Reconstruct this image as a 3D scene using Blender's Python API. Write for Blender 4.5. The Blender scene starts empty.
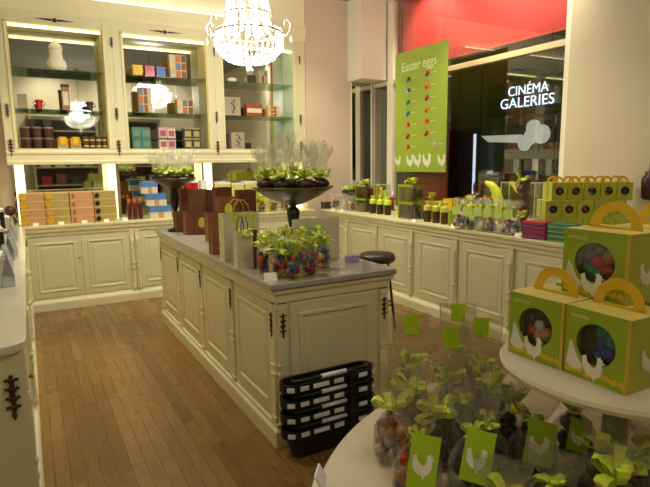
import bpy, bmesh, math, random
from mathutils import Matrix, Vector
rnd = random.Random(7)
PI = math.pi
sc = bpy.context.scene
C = sc.collection

# ------------------------------------------------------------------ camera
F, PITCH, YAW, ROLL, EYE = 527.7, 0.1517, 0.5105, -0.0128, 1.540
fw = Vector((math.sin(YAW)*math.cos(PITCH), math.cos(YAW)*math.cos(PITCH), -math.sin(PITCH)))
rt = Vector((math.cos(YAW), -math.sin(YAW), 0)); up = rt.cross(fw)
r2 = rt*math.cos(ROLL)+up*math.sin(ROLL); u2 = up*math.cos(ROLL)-rt*math.sin(ROLL)
cam = bpy.data.cameras.new('camera'); cam.sensor_width = 36; cam.lens = F/650*36; cam.clip_start = .02
co = bpy.data.objects.new('camera', cam); C.objects.link(co)
co.matrix_world = Matrix(((r2.x, u2.x, -fw.x, 0), (r2.y, u2.y, -fw.y, 0), (r2.z, u2.z, -fw.z, EYE), (0, 0, 0, 1)))
sc.camera = co
def at(px, py, axis, val):                 # where the ray of a photo point meets a plane of the place
    d = fw + r2*((px-325)/F) - u2*((py-243.5)/F)
    o = Vector((0, 0, EYE)); t = (val-o[axis])/d[axis]
    return o + d*t
def on(px, py, z=.92):
    p = at(px, py, 2, z); return (p.x, p.y, z)

# ------------------------------------------------------------------ materials
def lin(c):
    return tuple(((v/255)/12.92 if v/255 <= .04045 else ((v/255+.055)/1.055)**2.4) for v in c)
MATS = {}
def mat(name, rgb, rough=.5, metal=0, var=.06, scale=8, emit=0, spec=.5, bump=0, trans=0, coat=0):
    if name in MATS: return MATS[name]
    m = bpy.data.materials.new(name); m.use_nodes = True
    N = m.node_tree.nodes; L = m.node_tree.links; b = N['Principled BSDF']
    c = lin(rgb)
    b.inputs['Roughness'].default_value = rough; b.inputs['Metallic'].default_value = metal
    b.inputs['Specular IOR Level'].default_value = spec
    b.inputs['Coat Weight'].default_value = coat
    tc = N.new('ShaderNodeTexCoord'); nz = N.new('ShaderNodeTexNoise'); nz.inputs['Scale'].default_value = scale
    nz.inputs['Detail'].default_value = 4
    L.new(tc.outputs['Object'], nz.inputs['Vector'])
    mx = N.new('ShaderNodeMix'); mx.data_type = 'RGBA'
    mx.inputs[6].default_value = (*[v*(1-var) for v in c], 1); mx.inputs[7].default_value = (*[min(1, v*(1+var)) for v in c], 1)
    L.new(nz.outputs['Fac'], mx.inputs[0]); L.new(mx.outputs[2], b.inputs['Base Color'])
    if emit:
        b.inputs['Emission Color'].default_value = (*c, 1); b.inputs['Emission Strength'].default_value = emit
    if bump:
        bp = N.new('ShaderNodeBump'); bp.inputs['Strength'].default_value = bump; bp.inputs['Distance'].default_value = .01
        L.new(nz.outputs['Fac'], bp.inputs['Height']); L.new(bp.outputs[0], b.inputs['Normal'])
    if trans: b.inputs['Transmission Weight'].default_value = trans
    MATS[name] = m; return m
def clear(name, rgb=(255, 255, 255), amount=.12, rough=.08, edge=.5, diff=0):
    # thin see-through film or glass: transparent with a glossy film, stronger at grazing angles
    if name in MATS: return MATS[name]
    m = bpy.data.materials.new(name); m.use_nodes = True
    N = m.node_tree.nodes; L = m.node_tree.links; N.clear()
    out = N.new('ShaderNodeOutputMaterial'); tr = N.new('ShaderNodeBsdfTransparent'); gl = N.new('ShaderNodeBsdfGlossy')
    tr.inputs[0].default_value = (*lin(rgb), 1); gl.inputs[0].default_value = (1, 1, .97, 1); gl.inputs['Roughness'].default_value = rough
    lw = N.new('ShaderNodeLayerWeight'); lw.inputs[0].default_value = .4
    mr = N.new('ShaderNodeMapRange'); mr.inputs[3].default_value = amount; mr.inputs[4].default_value = edge
    mx = N.new('ShaderNodeMixShader')
    L.new(lw.outputs['Facing'], mr.inputs[0]); L.new(mr.outputs[0], mx.inputs[0]); L.new(tr.outputs[0], mx.inputs[1])
    if diff:
        nz = N.new('ShaderNodeTexNoise'); nz.inputs['Scale'].default_value = 25
        bp = N.new('ShaderNodeBump'); bp.inputs['Strength'].default_value = 1.0; bp.inputs['Distance'].default_value = .02
        L.new(nz.outputs['Fac'], bp.inputs['Height']); L.new(bp.outputs[0], gl.inputs['Normal'])
        df = N.new('ShaderNodeBsdfDiffuse'); df.inputs[0].default_value = (.75, .75, .7, 1)
        m2 = N.new('ShaderNodeMixShader'); m2.inputs[0].default_value = diff
        L.new(gl.outputs[0], m2.inputs[1]); L.new(df.outputs[0], m2.inputs[2]); L.new(m2.outputs[0], mx.inputs[2])
    else: L.new(gl.outputs[0], mx.inputs[2])
    L.new(mx.outputs[0], out.inputs[0]); MATS[name] = m; return m

CREAM = mat('cream_paint', (214, 209, 168), .42, var=.03, scale=3)
CREAM2 = mat('cream_moulding', (222, 216, 176), .38, var=.03, scale=3)
NICHE = mat('niche_yellow_paint', (222, 206, 130), .5, var=.03)
WALL = mat('pink_plaster', (208, 188, 164), .8, var=.04, scale=1.5)
WALLT = mat('cream_white_plaster', (236, 226, 196), .8, var=.02)
WALLW = mat('white_plaster', (226, 218, 196), .8, var=.03, scale=1.5)
PIER = mat('pier_plaster', (198, 186, 158), .75, var=.04, scale=1.2)
CEIL = mat('ceiling_paint', (150, 148, 142), .8, var=.03)
BRONZE = mat('bronze_ornament', (70, 52, 34), .45, metal=.5)
BRASS = mat('brass', (150, 115, 60), .35, metal=.9)
STONE = mat('grey_stone_top', (164, 160, 150), .14, var=.12, scale=14)
LTOP = mat('cream_stone_top', (208, 204, 180), .2, var=.08, scale=12)
MIRROR = mat('mirror_silver', (205, 208, 200), .03, metal=1, var=0)
GLASS = clear('shelf_glass', (205, 228, 212), .12, .03, .6)
PANE = clear('window_glass', (240, 244, 244), .022, .01, .35)
CELLO = clear('cellophane', (250, 250, 244), .15, .16, .55, diff=.45)
ACRYL = clear('clear_plastic', (248, 252, 245), .04, .06, .5)
CHOC = mat('milk_chocolate', (70, 38, 24), .38, var=.15)
DCHOC = mat('dark_chocolate', (44, 26, 20), .35, var=.15)
BROWN = mat('brown_card', (126, 78, 40), .55, var=.07, scale=5)
BROWN2 = mat('dark_brown_card', (92, 50, 26), .55, var=.07)
GREEN = mat('lime_card', (152, 178, 28), .5, var=.04)
LIME = mat('lime_ribbon', (208, 228, 64), .45, var=.12, scale=30)
YEL = mat('yellow_card', (226, 186, 30), .5, var=.05)
PYEL = mat('pale_yellow_card', (214, 206, 96), .5, var=.05)
WHITE = mat('white_card', (236, 234, 222), .55, var=.02)
IVORY = mat('ivory_card', (214, 206, 176), .55, var=.04)
BLACK = mat('black_plastic', (16, 15, 16), .4, var=.2)
DGREY = mat('dark_grey', (54, 50, 48), .5)
TAUPE = mat('taupe_card', (160, 146, 122), .6, var=.05)
RED = mat('red_enamel', (176, 28, 34), .35)
BLUE = mat('blue_card', (52, 84, 160), .45)
LBLUE = mat('light_blue_card', (80, 126, 190), .45)
TEAL = mat('teal_card', (38, 118, 108), .45)
SALMON = mat('salmon_card', (190, 146, 100), .5)
OLIVE = mat('olive_gold_card', (176, 156, 88), .5)
ORANGE = mat('orange_foil', (220, 110, 34), .4)
GOLD = mat('gold_foil', (226, 176, 40), .35, metal=.3)
DTIN = mat('dark_tin', (58, 32, 26), .35)
PINK = mat('pink_card', (206, 160, 160), .5)
LILAC = mat('lilac_plastic', (170, 150, 200), .4)
FOILS = [mat('foil_'+n, c, .28, metal=.35) for n, c in dict(red=(190, 30, 34), orange=(226, 108, 30), green=(34, 120, 60), blue=(40, 60, 170), purple=(110, 40, 120), gold=(220, 170, 60), silver=(190, 190, 200), teal=(30, 120, 130), brown=(80, 40, 24)).items()]
def lamp_mat(name, rgb, s): return mat(name, rgb, .5, var=0, emit=s)
STRIP = lamp_mat('warm_light_strip', (255, 240, 176), 4.5)
COLUMN = lamp_mat('lit_column', (255, 246, 196), 2.0)
BULB = lamp_mat('chandelier_bulb', (255, 248, 232), 110)
SIGN = lamp_mat('sign_white_light', (232, 240, 255), 2.6)
KEYM = lamp_mat('sign_cream_light', (238, 232, 210), .8)
for q in (KEYM, SIGN):
    b_ = q.node_tree.nodes['Principled BSDF']; b_.inputs['Base Color'].default_value = (.02, .02, .02, 1)
    for l_ in list(q.node_tree.links):
        if l_.to_socket == b_.inputs['Base Color']: q.node_tree.links.remove(l_)
CRYS = mat('crystal', (250, 250, 248), .2, var=0, spec=1.0, trans=.12)
CRYS.node_tree.nodes['Principled BSDF'].inputs['IOR'].default_value = 1.5

def wood_floor():
    m = bpy.data.materials.new('oak_floor'); m.use_nodes = True
    N = m.node_tree.nodes; L = m.node_tree.links; b = N['Principled BSDF']
    tc = N.new('ShaderNodeTexCoord'); mp = N.new('ShaderNodeMapping'); mp.inputs['Rotation'].default_value = (0, 0, PI/2)
    L.new(tc.outputs['Object'], mp.inputs[0])
    br = N.new('ShaderNodeTexBrick'); br.offset = .37; br.inputs['Scale'].default_value = 1
    br.inputs['Brick Width'].default_value = .9; br.inputs['Row Height'].default_value = .07
    br.inputs['Mortar Size'].default_value = .0022; br.inputs['Mortar Smooth'].default_value = .3
    br.inputs['Color1'].default_value = (*lin((122, 90, 46)), 1); br.inputs['Color2'].default_value = (*lin((146, 110, 60)), 1)
    br.inputs['Mortar'].default_value = (*lin((84, 60, 36)), 1)
    L.new(mp.outputs[0], br.inputs[0])
    m2 = N.new('ShaderNodeMapping'); m2.inputs['Scale'].default_value = (22, 1.6, 1)
    L.new(tc.outputs['Object'], m2.inputs[0])
    nz = N.new('ShaderNodeTexNoise'); nz.inputs['Scale'].default_value = 3; nz.inputs['Detail'].default_value = 6
    L.new(m2.outputs[0], nz.inputs['Vector'])
    mx = N.new('ShaderNodeMix'); mx.data_type = 'RGBA'; mx.blend_type = 'MULTIPLY'; mx.inputs[0].default_value = .55
    rp = N.new('ShaderNodeValToRGB'); rp.color_ramp.elements[0].position = .3; rp.color_ramp.elements[0].color = (.55, .5, .45, 1); rp.color_ramp.elements[1].position = .7; rp.color_ramp.elements[1].color = (1, 1, 1, 1)
    L.new(nz.outputs['Fac'], rp.inputs[0]); L.new(br.outputs['Color'], mx.inputs[6]); L.new(rp.outputs[0], mx.inputs[7])
    L.new(mx.outputs[2], b.inputs['Base Color'])
    n3 = N.new('ShaderNodeTexNoise'); n3.inputs['Scale'].default_value = 2.5; L.new(tc.outputs['Object'], n3.inputs['Vector'])
    mr = N.new('ShaderNodeMapRange'); mr.inputs[3].default_value = .18; mr.inputs[4].default_value = .36
    L.new(n3.outputs['Fac'], mr.inputs[0]); L.new(mr.outputs[0], b.inputs['Roughness'])
    bp = N.new('ShaderNodeBump'); bp.inputs['Strength'].default_value = .08; bp.inputs['Distance'].default_value = .002
    L.new(br.outputs['Fac'], bp.inputs['Height']); bp.invert = True; L.new(bp.outputs[0], b.inputs['Normal'])
    return m

# ------------------------------------------------------------------ mesh building
class MB:
    def __init__(s): s.bm = bmesh.new(); s.M = Matrix(); s.mi = 0
    def v(s, p): return s.bm.verts.new(s.M @ Vector(p))
    def f(s, vs):
        try:
            q = s.bm.faces.new(vs); q.material_index = s.mi; return q
        except ValueError: return None
    def box(s, x0, x1, y0, y1, z0, z1):
        a = [s.v((x, y, z)) for z in (z0, z1) for x, y in ((x0, y0), (x1, y0), (x1, y1), (x0, y1))]
        for q in ((3, 2, 1, 0), (4, 5, 6, 7), (0, 1, 5, 4), (1, 2, 6, 5), (2, 3, 7, 6), (3, 0, 4, 7)): s.f([a[i] for i in q])
        return s
    def loops(s, L, closed=True, cap=True):
        R = [[s.v(p) for p in l] for l in L]
        for a, b in zip(R, R[1:]):
            n = len(a)
            for i in range(n if closed else n-1):
                j = (i+1) % n; s.f([a[i], a[j], b[j], b[i]])
        if cap:
            s.f(list(reversed(R[0]))); s.f(R[-1])
        return s
    def lathe(s, prof, n=20, c=(0, 0, 0), sx=1, sy=1, cap=True, ph=0):
        return s.loops([[(c[0]+r*sx*math.cos(2*PI*k/n+ph), c[1]+r*sy*math.sin(2*PI*k/n+ph), c[2]+z) for k in range(n)] for r, z in prof], cap=cap)
    def tube(s, pts, r, n=8, closed=False):
        P = [Vector(p) for p in pts]; L = []; up0 = None
        for i, p in enumerate(P):
            if closed: d = P[(i+1) % len(P)]-P[i-1]
            else: d = P[min(i+1, len(P)-1)]-P[max(i-1, 0)]
            d.normalize()
            if up0 is None: up0 = Vector((0, 0, 1)) if abs(d.z) < .9 else Vector((1, 0, 0))
            a = d.cross(up0)
            if a.length < 1e-4: a = d.cross(Vector((0, 1, .1)))
            a.normalize(); b = a.cross(d).normalized(); up0 = b
            rr = r[i] if isinstance(r, (list, tuple)) else r
            L.append([p+a*rr*math.cos(2*PI*k/n)+b*rr*math.sin(2*PI*k/n) for k in range(n)])
        if closed: L.append(L[0]); return s.loops(L, cap=False)
        return s.loops(L)
    def ball(s, c, r, sx=1, sy=1, sz=1, n=10, m=6):
        prof = [(max(1e-4, r*math.sin(PI*i/m)), -r*math.cos(PI*i/m)*sz) for i in range(m+1)]
        return s.lathe(prof, n, c, sx, sy)
    def gem(s, c, r, h=1.0):
        t = s.v((c[0], c[1], c[2]+r*h)); b = s.v((c[0], c[1], c[2]-r*h))
        q = [s.v((c[0]+r*math.cos(k*PI/2), c[1]+r*math.sin(k*PI/2), c[2])) for k in range(4)]
        for k in range(4):
            s.f([q[k], q[(k+1) % 4], t]); s.f([q[(k+1) % 4], q[k], b])
        return s
    def prism(s, poly, y0, y1):            # outline in x,z pushed along y
        return s.loops([[(x, y0, z) for x, z in poly], [(x, y1, z) for x, z in poly]])
    def rects(s, x0, x1, z0, z1, prof):    # nested rectangles, profile (inset, y), facing -y
        return s.loops([[(x0+i, y, z0+i), (x1-i, y, z0+i), (x1-i, y, z1-i), (x0+i, y, z1-i)] for i, y in prof])
    def build(s, name, mats, parent=None, smooth=False, bevel=0, loc=None, rz=0, solid=0, sub=0):
        bmesh.ops.recalc_face_normals(s.bm, faces=s.bm.faces)
        me = bpy.data.meshes.new(name); s.bm.to_mesh(me); s.bm.free()
        for m in (mats if isinstance(mats, (list, tuple)) else [mats]): me.materials.append(m)
        if smooth:
            for p in me.polygons: p.use_smooth = True
        o = bpy.data.objects.new(name, me); C.objects.link(o)
        if parent: o.parent = parent
        if loc is not None: o.location = loc
        o.rotation_euler.z = rz
        if solid: md = o.modifiers.new('thickness', 'SOLIDIFY'); md.thickness = solid; md.offset = 0
        if bevel: md = o.modifiers.new('bevel', 'BEVEL'); md.width = bevel; md.segments = 2; md.limit_method = 'ANGLE'
        if sub: md = o.modifiers.new('smooth', 'SUBSURF'); md.levels = sub; md.render_levels = sub
        return o
def tag(o, label, cat, group=None):
    o['label'] = label; o['category'] = cat
    if group: o['group'] = group
    return o
def thing(name, label, cat, loc=(0, 0, 0), rz=0, group=None):
    o = bpy.data.objects.new(name, None); C.objects.link(o); o.empty_display_size = .05
    o.location = loc; o.rotation_euler.z = rz; return tag(o, label, cat, group)
def struct(name, mb, m, **k):
    o = mb.build(name, m, **k); o['kind'] = 'structure'; return o
KIDS = {}
def children(o): return [c for c in bpy.data.objects if c.parent == o]
def dup(root, loc, rz=0, label=None, group=None, scale=None):
    def cp(o, par):
        c = o.copy(); C.objects.link(c)
        if par: c.parent = par
        for ch in children(o): cp(ch, c)
        return c
    r = cp(root, None); r.location = loc; r.rotation_euler = (0, 0, rz)
    if label: r['label'] = label
    if group: r['group'] = group
    if scale: r.scale = (scale,)*3 if not isinstance(scale, tuple) else scale
    return r
def first_or_copy(store, key, maker, loc, rz, label, group=None, scale=None):
    if key not in store:
        o = maker(); store[key] = o; o.location = loc; o.rotation_euler = (0, 0, rz); o['label'] = label
        if group: o['group'] = group
        if scale: o.scale = (scale,)*3 if not isinstance(scale, tuple) else scale
        return o
    return dup(store[key], loc, rz, label, group, scale)
ST = {}
def text(name, s, size, m, parent, M, depth=.002, width=None, bold=0):
    cu = bpy.data.curves.new(name, 'FONT'); cu.body = s; cu.size = size; cu.extrude = depth; cu.align_x = 'CENTER'; cu.offset = bold
    t = bpy.data.objects.new(name, cu); C.objects.link(t)
    dg = bpy.context.evaluated_depsgraph_get(); dg.update()
    me = bpy.data.meshes.new_from_object(t.evaluated_get(dg)); C.objects.unlink(t); bpy.data.objects.remove(t)
    if width:
        xs = [v.co.x for v in me.vertices]; k = width/(max(xs)-min(xs))
        for v in me.vertices: v.co.x *= k
    me.transform(M); me.materials.clear(); me.materials.append(m)
    o = bpy.data.objects.new(name, me); C.objects.link(o); o.parent = parent; return o
FACE_NX = Matrix(((0, 0, -1, 0), (-1, 0, 0, 0), (0, 1, 0, 0), (0, 0, 0, 1)))    # text that reads from inside the shop on a wall at +x
FACE_NY = Matrix(((1, 0, 0, 0), (0, 0, -1, 0), (0, 1, 0, 0), (0, 0, 0, 1)))
HEN = [(-.5, -.1), (-.55, .42), (-.38, .5), (-.3, .22), (-.05, .02), (.12, .12), (.16, .42), (.1, .55), (.2, .5), (.26, .6), (.32, .5), (.42, .48), (.38, .4), (.52, .32), (.38, .28), (.42, 0), (.28, -.3), (.1, -.42), (.08, -.56), (.0, -.56), (-.02, -.42), (-.3, -.34)]
def hen(mb, cx, cz, s, y0, y1): return mb.prism([(cx+x*s, cz+z*s) for x, z in HEN], y0, y1)

# ------------------------------------------------------------------ the room
H = 3.72
XW = 4.45; YB = 6.50
struct('floor', MB().box(-1.2, 10.5, -4.0, 9.0, -.1, 0), wood_floor())
struct('ceiling', MB().box(-1.2, 5.2, -4.0, 7.1, H, H+.1), CEIL)
struct('wall_back', MB().box(-1.2, 4.75, 6.9, 7.1, 0, H), WALL)
struct('wall_corner', MB().box(3.375, 4.75, YB, 6.899, 0, H-.001), WALL)
struct('wall_top', MB().box(-.849, 3.374, YB+.002, 6.899, 3.306, H-.001), WALLT)
struct('wall_left', MB().box(-1.2, -.85, -4, 6.9, 0, H), WALLW)
struct('wall_front', MB().box(-.85, 4.75, -1.8, -1.6, 0, H), WALLW)
struct('wall_right', MB().box(XW, 4.75, -3.8, 3.3, 0, H).box(XW, 4.75, 3.3, YB, 0, .88).box(XW, 4.75, 3.3, YB, 3.66, H), PIER)
# bulkhead above the far bay, with a narrow mirror under it
struct('trim_1', MB().box(4.034, XW-.002, 6.15, YB-.002, 2.655, H-.002), WALLW, bevel=.004)
m = thing('wall_mirror', 'narrow wall mirror in the back corner under the boxed bulkhead', 'mirror', (4.26, YB-.006, 1.8))
MB().box(-.165, .165, -.002, .004, -.84, .85).build('mirror_glass', MIRROR, m)
MB().box(-.18, -.165, -.014, .004, -.86, .853).box(.165, .18, -.014, .004, -.86, .853).build('mirror_frame', WALLW, m)
w = struct('window_1', MB().box(4.50, 4.506, 3.3, YB, .93, 3.66), PANE)
MB().box(4.46, 4.54, 6.02, 6.15, .93, 3.66).box(4.46, 4.54, 3.302, 3.36, .93, 3.66).build('window_post', WALLW, w, bevel=.003)
MB().box(4.46, 4.55, 3.36, 6.02, 2.59, 2.65).box(4.46, 4.55, 6.15, YB-.01, 2.59, 2.65).build('window_transom', mat('transom_beige', (206, 188, 140), .5), w, bevel=.003)
MB().box(4.42, 4.56, 3.3, YB-.01, .88, .93).build('window_sill', CREAM, w, bevel=.004)
bl = thing('fabric_blind', 'red fabric blind filling the top of the shop window', 'blind', (4.60, 4.6, 2.775))
MB().box(-.02, -.012, -1.28, 1.36, 0, .94).box(-.02, -.012, 1.42, 1.88, 0, .94).build('blind_cloth', mat('red_blind_cloth', (214, 48, 44), .7, var=.06, scale=3), bl)
MB().box(-.03, .0, -1.28, 1.36, -.012, 0).box(-.03, 0, 1.42, 1.88, -.012, 0).build('bottom_bar', mat('blind_bar', (226, 90, 80), .5), bl)

# ------------------------------------------------------------------ outside: dark arcade, lit signs
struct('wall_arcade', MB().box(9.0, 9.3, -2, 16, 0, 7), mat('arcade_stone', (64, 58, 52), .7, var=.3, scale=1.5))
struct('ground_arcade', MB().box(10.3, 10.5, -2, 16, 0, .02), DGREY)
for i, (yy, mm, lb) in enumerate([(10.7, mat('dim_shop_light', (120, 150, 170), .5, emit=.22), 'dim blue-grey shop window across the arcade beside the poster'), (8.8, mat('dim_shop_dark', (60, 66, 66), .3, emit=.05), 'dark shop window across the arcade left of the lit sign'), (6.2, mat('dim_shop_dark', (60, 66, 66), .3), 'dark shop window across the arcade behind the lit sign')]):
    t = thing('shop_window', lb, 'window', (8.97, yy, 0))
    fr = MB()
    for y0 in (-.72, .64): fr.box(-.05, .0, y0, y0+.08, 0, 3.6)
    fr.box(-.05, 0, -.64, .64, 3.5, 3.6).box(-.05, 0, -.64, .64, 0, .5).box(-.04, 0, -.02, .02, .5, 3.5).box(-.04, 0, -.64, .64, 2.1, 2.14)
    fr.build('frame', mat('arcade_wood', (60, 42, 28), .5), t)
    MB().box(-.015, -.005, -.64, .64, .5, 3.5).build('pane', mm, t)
sg = thing('cinema_sign', 'white glowing CINÉMA GALERIES sign seen through the shop window', 'sign', (8.80, 7.58, 0))
def sy(px): return at(px, 100, 0, 8.8).y
Ms = Matrix.Translation((0, at(518, 96, 0, 8.8).y-7.58, at(525, 95.5, 0, 8.8).z)) @ FACE_NX
for q, (tx, wd, zz, sz, cy) in enumerate([('CINÉMA', .97, 2.84, .235, 527), ('GALERIES', 1.30, 2.60, .25, 526)]):
    cyy = at(cy, 100, 0, 8.8).y
    text('letters', tx, sz*1.15, SIGN, sg, Matrix.Translation((0, cyy-7.58, zz)) @ FACE_NX, .004, wd, bold=.0)
MB().box(.04, .10, -.95, .9, at(525, 116, 0, 8.8).z, at(525, 78, 0, 8.8).z).build('sign_board', BLACK, sg)
z0 = at(500, 139, 0, 8.8)
kb = thing('key_sign', 'cream glowing key-shaped sign hanging below the cinema sign', 'sign', (8.7, 0, 0))
mb = MB(); mb.M = Matrix(((0, 1, 0, 0), (-1, 0, 0, 0), (0, 0, 1, 0), (0, 0, 0, 1)))
ps = [(481, 136), (521, 134.5), (521, 143), (488, 142)]
mb.prism([(-at(a, b, 0, 8.7).y, at(a, b, 0, 8.7).z) for a, b in ps], 0, .05)
mb.build('key_shaft', KEYM, kb)
mb = MB()
for a, b, r in ((524, 143, .15), (530, 137, .15), (533, 128, .16), (541, 134, .18)):
    p = at(a, b, 0, 8.7); mb.M = Matrix.Translation((-.01, p.y, p.z)) @ Matrix.Rotation(PI/2, 4, 'Y'); mb.lathe([(r, 0), (r, .05)], 24)
mb.build('key_bow', KEYM, kb)
tb = at(475, 175, 0, 8.7); tt = at(475, 134, 0, 8.7)
tag(MB().lathe([(.03, .001), (.03, tt.z)], 10, (8.7, tt.y, 0)).build('light_tube', lamp_mat('tube_light', (220, 236, 255), 1.6)), 'thin upright white light tube across the arcade, left of key sign', 'light tube')
# added bush in the arcade, in place of a dull green window reflection
t = thing('stand_in_bush', 'added dark green bush in a tub, standing in for a window reflection', 'stand-in plant', (6.6, 5.0, 0))
MB().lathe([(.26, 0), (.32, .5)], 4, ph=PI/4).build('tub', mat('tub_dark', (50, 44, 40), .6), t)
mb = MB()
for k in range(420):
    a = rnd.uniform(0, 2*PI); zz = rnd.uniform(.5, 1.5); r = .36*math.sin(PI*min(1, (zz-.35)/1.3))*rnd.uniform(.5, 1)+.05
    x, y = r*math.cos(a), r*math.sin(a); d = .07
    mb.f([mb.v((x, y, zz)), mb.v((x+rnd.uniform(-d, d), y+rnd.uniform(-d, d), zz+.06)), mb.v((x+d*math.cos(a), y+d*math.sin(a), zz+rnd.uniform(-.04, .08))), mb.v((x+rnd.uniform(-d, d), y+rnd.uniform(-d, d), zz-.04))])
mb.build('foliage', mat('dark_leaves', (50, 84, 24), .6, var=.3), t)

# ------------------------------------------------------------------ cabinets
DOORPROF = [(0, 0), (0, -.010), (.055, -.010), (.06, -.015), (.072, -.015), (.08, -.006), (.098, -.006), (.112, -.010)]
def drop_ornament(parent, x, y, z, s=1.0, rz=0, name='ornament'):
    mb = MB(); mb.M = Matrix.Translation((x, y, z)) @ Matrix.Rotation(rz, 4, 'Z')
    for k, (r, dz) in enumerate([(.007, 0), (.010, -.014), (.008, -.028), (.012, -.043), (.009, -.058), (.012, -.073), (.008, -.088), (.010, -.102), (.007, -.115), (.008, -.127), (.004, -.138)]):
        mb.ball((0, 0, dz*s), r*s, 1, .5, 1, 8, 5)
        if k % 2 and k < 9: mb.ball((-.014*s, 0, dz*s+.004*s), .007*s, 1.1, .5, .8, 6, 4); mb.ball((.014*s, 0, dz*s+.004*s), .007*s, 1.1, .5, .8, 6, 4)
    return mb.build(name, BRONZE, parent, smooth=True)
def wide_ornament(parent, x, y, z, s=1.0):
    mb = MB(); mb.M = Matrix.Translation((x, y, z))
    mb.ball((0, 0, 0), .024*s, 1, .4, 1, 10, 6)
    for sgn in (-1, 1):
        for k in range(6):
            mb.ball((sgn*(.05+.028*k)*s, 0, .003*(k % 2)), (.017-.0022*k)*s, 1.4, .4, .7, 8, 5)
    return mb.build('ornament', BRONZE, parent, smooth=True)
def pilaster(parent, x, h, z0=.12, y=0, orn=True, w=.03):
    mb = MB(); mb.box(x-w, x+w, y-.02, y, z0, h-.06)
    mb.lathe([(.014, z0), (.02, z0+.03), (.014, z0+.05), (.013, .36), (.021, .38), (.014, .40), (.014, .42), (.021, .44), (.013, .46), (.016, h-.24), (.02, h-.2), (.014, h-.17)], 12, (x, y-.022, 0))
    mb.build('pilaster', CREAM2, parent, bevel=0)
    if orn: drop_ornament(parent, x, y-.028, h-.09, .8)
def cabinet(label, w, d, loc, rz, ndoor, group, h=.885, pil=(0, 1), knob=True, orn=False):
    t = thing('base_cabinet', label, 'cabinet', loc, rz, group)
    mb = MB().box(0, w, 0, d, .0, h); mb.build('carcass', CREAM, t)
    MB().loops([[(0, -y, z), (w, -y, z), (w, -.0005, z), (0, -.0005, z)] for y, z in ((.04, 0), (.04, .08), (.03, .10), (.018, .11), (.012, .125))]).build('plinth', CREAM2, t)
    MB().loops([[(0, -y, z), (w, -y, z), (w, -.0005, z), (0, -.0005, z)] for y, z in ((.012, h-.075), (.014, h-.05), (.026, h-.035), (.03, h-.015), (.03, h))]).build('top_moulding', CREAM2, t)
    m = .05; span = (w-2*m)/ndoor
    for k in range(ndoor):
        mb = MB(); mb.rects(m+k*span+.004, m+(k+1)*span-.004, .14, h-.095, DOORPROF)
        dr = mb.build('door', CREAM, t)
        if knob and (ndoor == 2 and k == 0 or ndoor == 1 and knob == 2):
            MB().ball((m+(k+1)*span-.03, -.03, .55), .011).build('door_knob', BRASS, dr, smooth=True)
    for p in pil: pilaster(t, .028 if p == 0 else w-.028, h, y=-.0005, orn=(orn and p == 0), w=.024)
    return t
# back run: x -0.03 .. 3.40, front at y 6.29
YF = 6.29
cabinet('cream panelled base cabinet under the long boxes, by the left counter', 1.107, YB+.36-YF, (-.088, YF, 0), 0, 2, 'back wall base cabinets', orn=True)
cabinet('cream panelled base cabinet on the back wall behind the island end', 1.10, YB+.36-YF, (1.02, YF, 0), 0, 2, 'back wall base cabinets')
cabinet('cream panelled base cabinet of the back wall nearest the window counter', 1.24, YB+.36-YF, (2.12, YF, 0), 0, 2, 'back wall base cabinets')
tag(MB().box(-.845, 3.373, 6.252, 6.838, .885, .92).build('worktop', mat('cream_worktop', (216, 208, 160), .35), bevel=.008), 'cream worktop running along the back wall below the mirrors', 'worktop')
# right run, facing -x, front at x 3.49
ys = [6.24, 5.62, 4.97, 4.32, 3.66, 3.0, 2.30, 1.60]
names = ['far corner', 'second from the far corner', 'under the clear egg tins', 'under the brown rolls in lime wrap', 'under the row of flower bags', 'under the striped bars', 'behind the handled egg boxes, nearest the camera']
for k in range(7):
    cabinet('cream panelled window-counter cabinet, '+names[k], ys[k]-ys[k+1], XW-.01-3.49, (3.49, ys[k], 0), -PI/2, 1, 'window counter cabinets', pil=(1,), knob=True)
tag(MB().box(3.4476, 4.415, 1.58, 6.245, .885, .92).build('worktop', mat('cream_worktop', (216, 208, 160), .35), bevel=.008), 'cream worktop of the long counter under the shop window', 'worktop')
# left run, facing +x, front at x -.08
for k, (a, b, lb) in enumerate([(2.13, 3.5, 'nearest the camera'), (3.5, 4.87, 'in the middle of the run'), (4.87, 6.24, 'in the far corner by the long boxes')]):
    cabinet('cream left-hand counter cabinet '+lb, b-a, .68, (-.09, a, 0), PI/2, 2, 'left counter cabinets')
t = thing('counter_end_panel', 'cream panelled end of left counter with a dark bronze ornament', 'panel', (-.78, 2.129, 0))
MB().rects(0, .72, .0, .885, [(0, 0), (0, -.012), (.12, -.012), (.125, -.02), (.14, -.02), (.15, -.008)]).build('panel', CREAM, t)
drop_ornament(t, .672, -.02, .80, 1.15)
mb = MB()
pts = [(-.845, 2.09), (-.12, 2.09), (-.085, 2.099), (-.058, 2.125), (-.05, 2.16), (-.05, 6.25), (-.845, 6.25)]
mb.loops([[(x, y, .885) for x, y in pts], [(x, y, .92) for x, y in pts]])
tag(mb.build('worktop', LTOP, bevel=.006), 'pale marble worktop of the left counter with rounded near corner', 'worktop')

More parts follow.
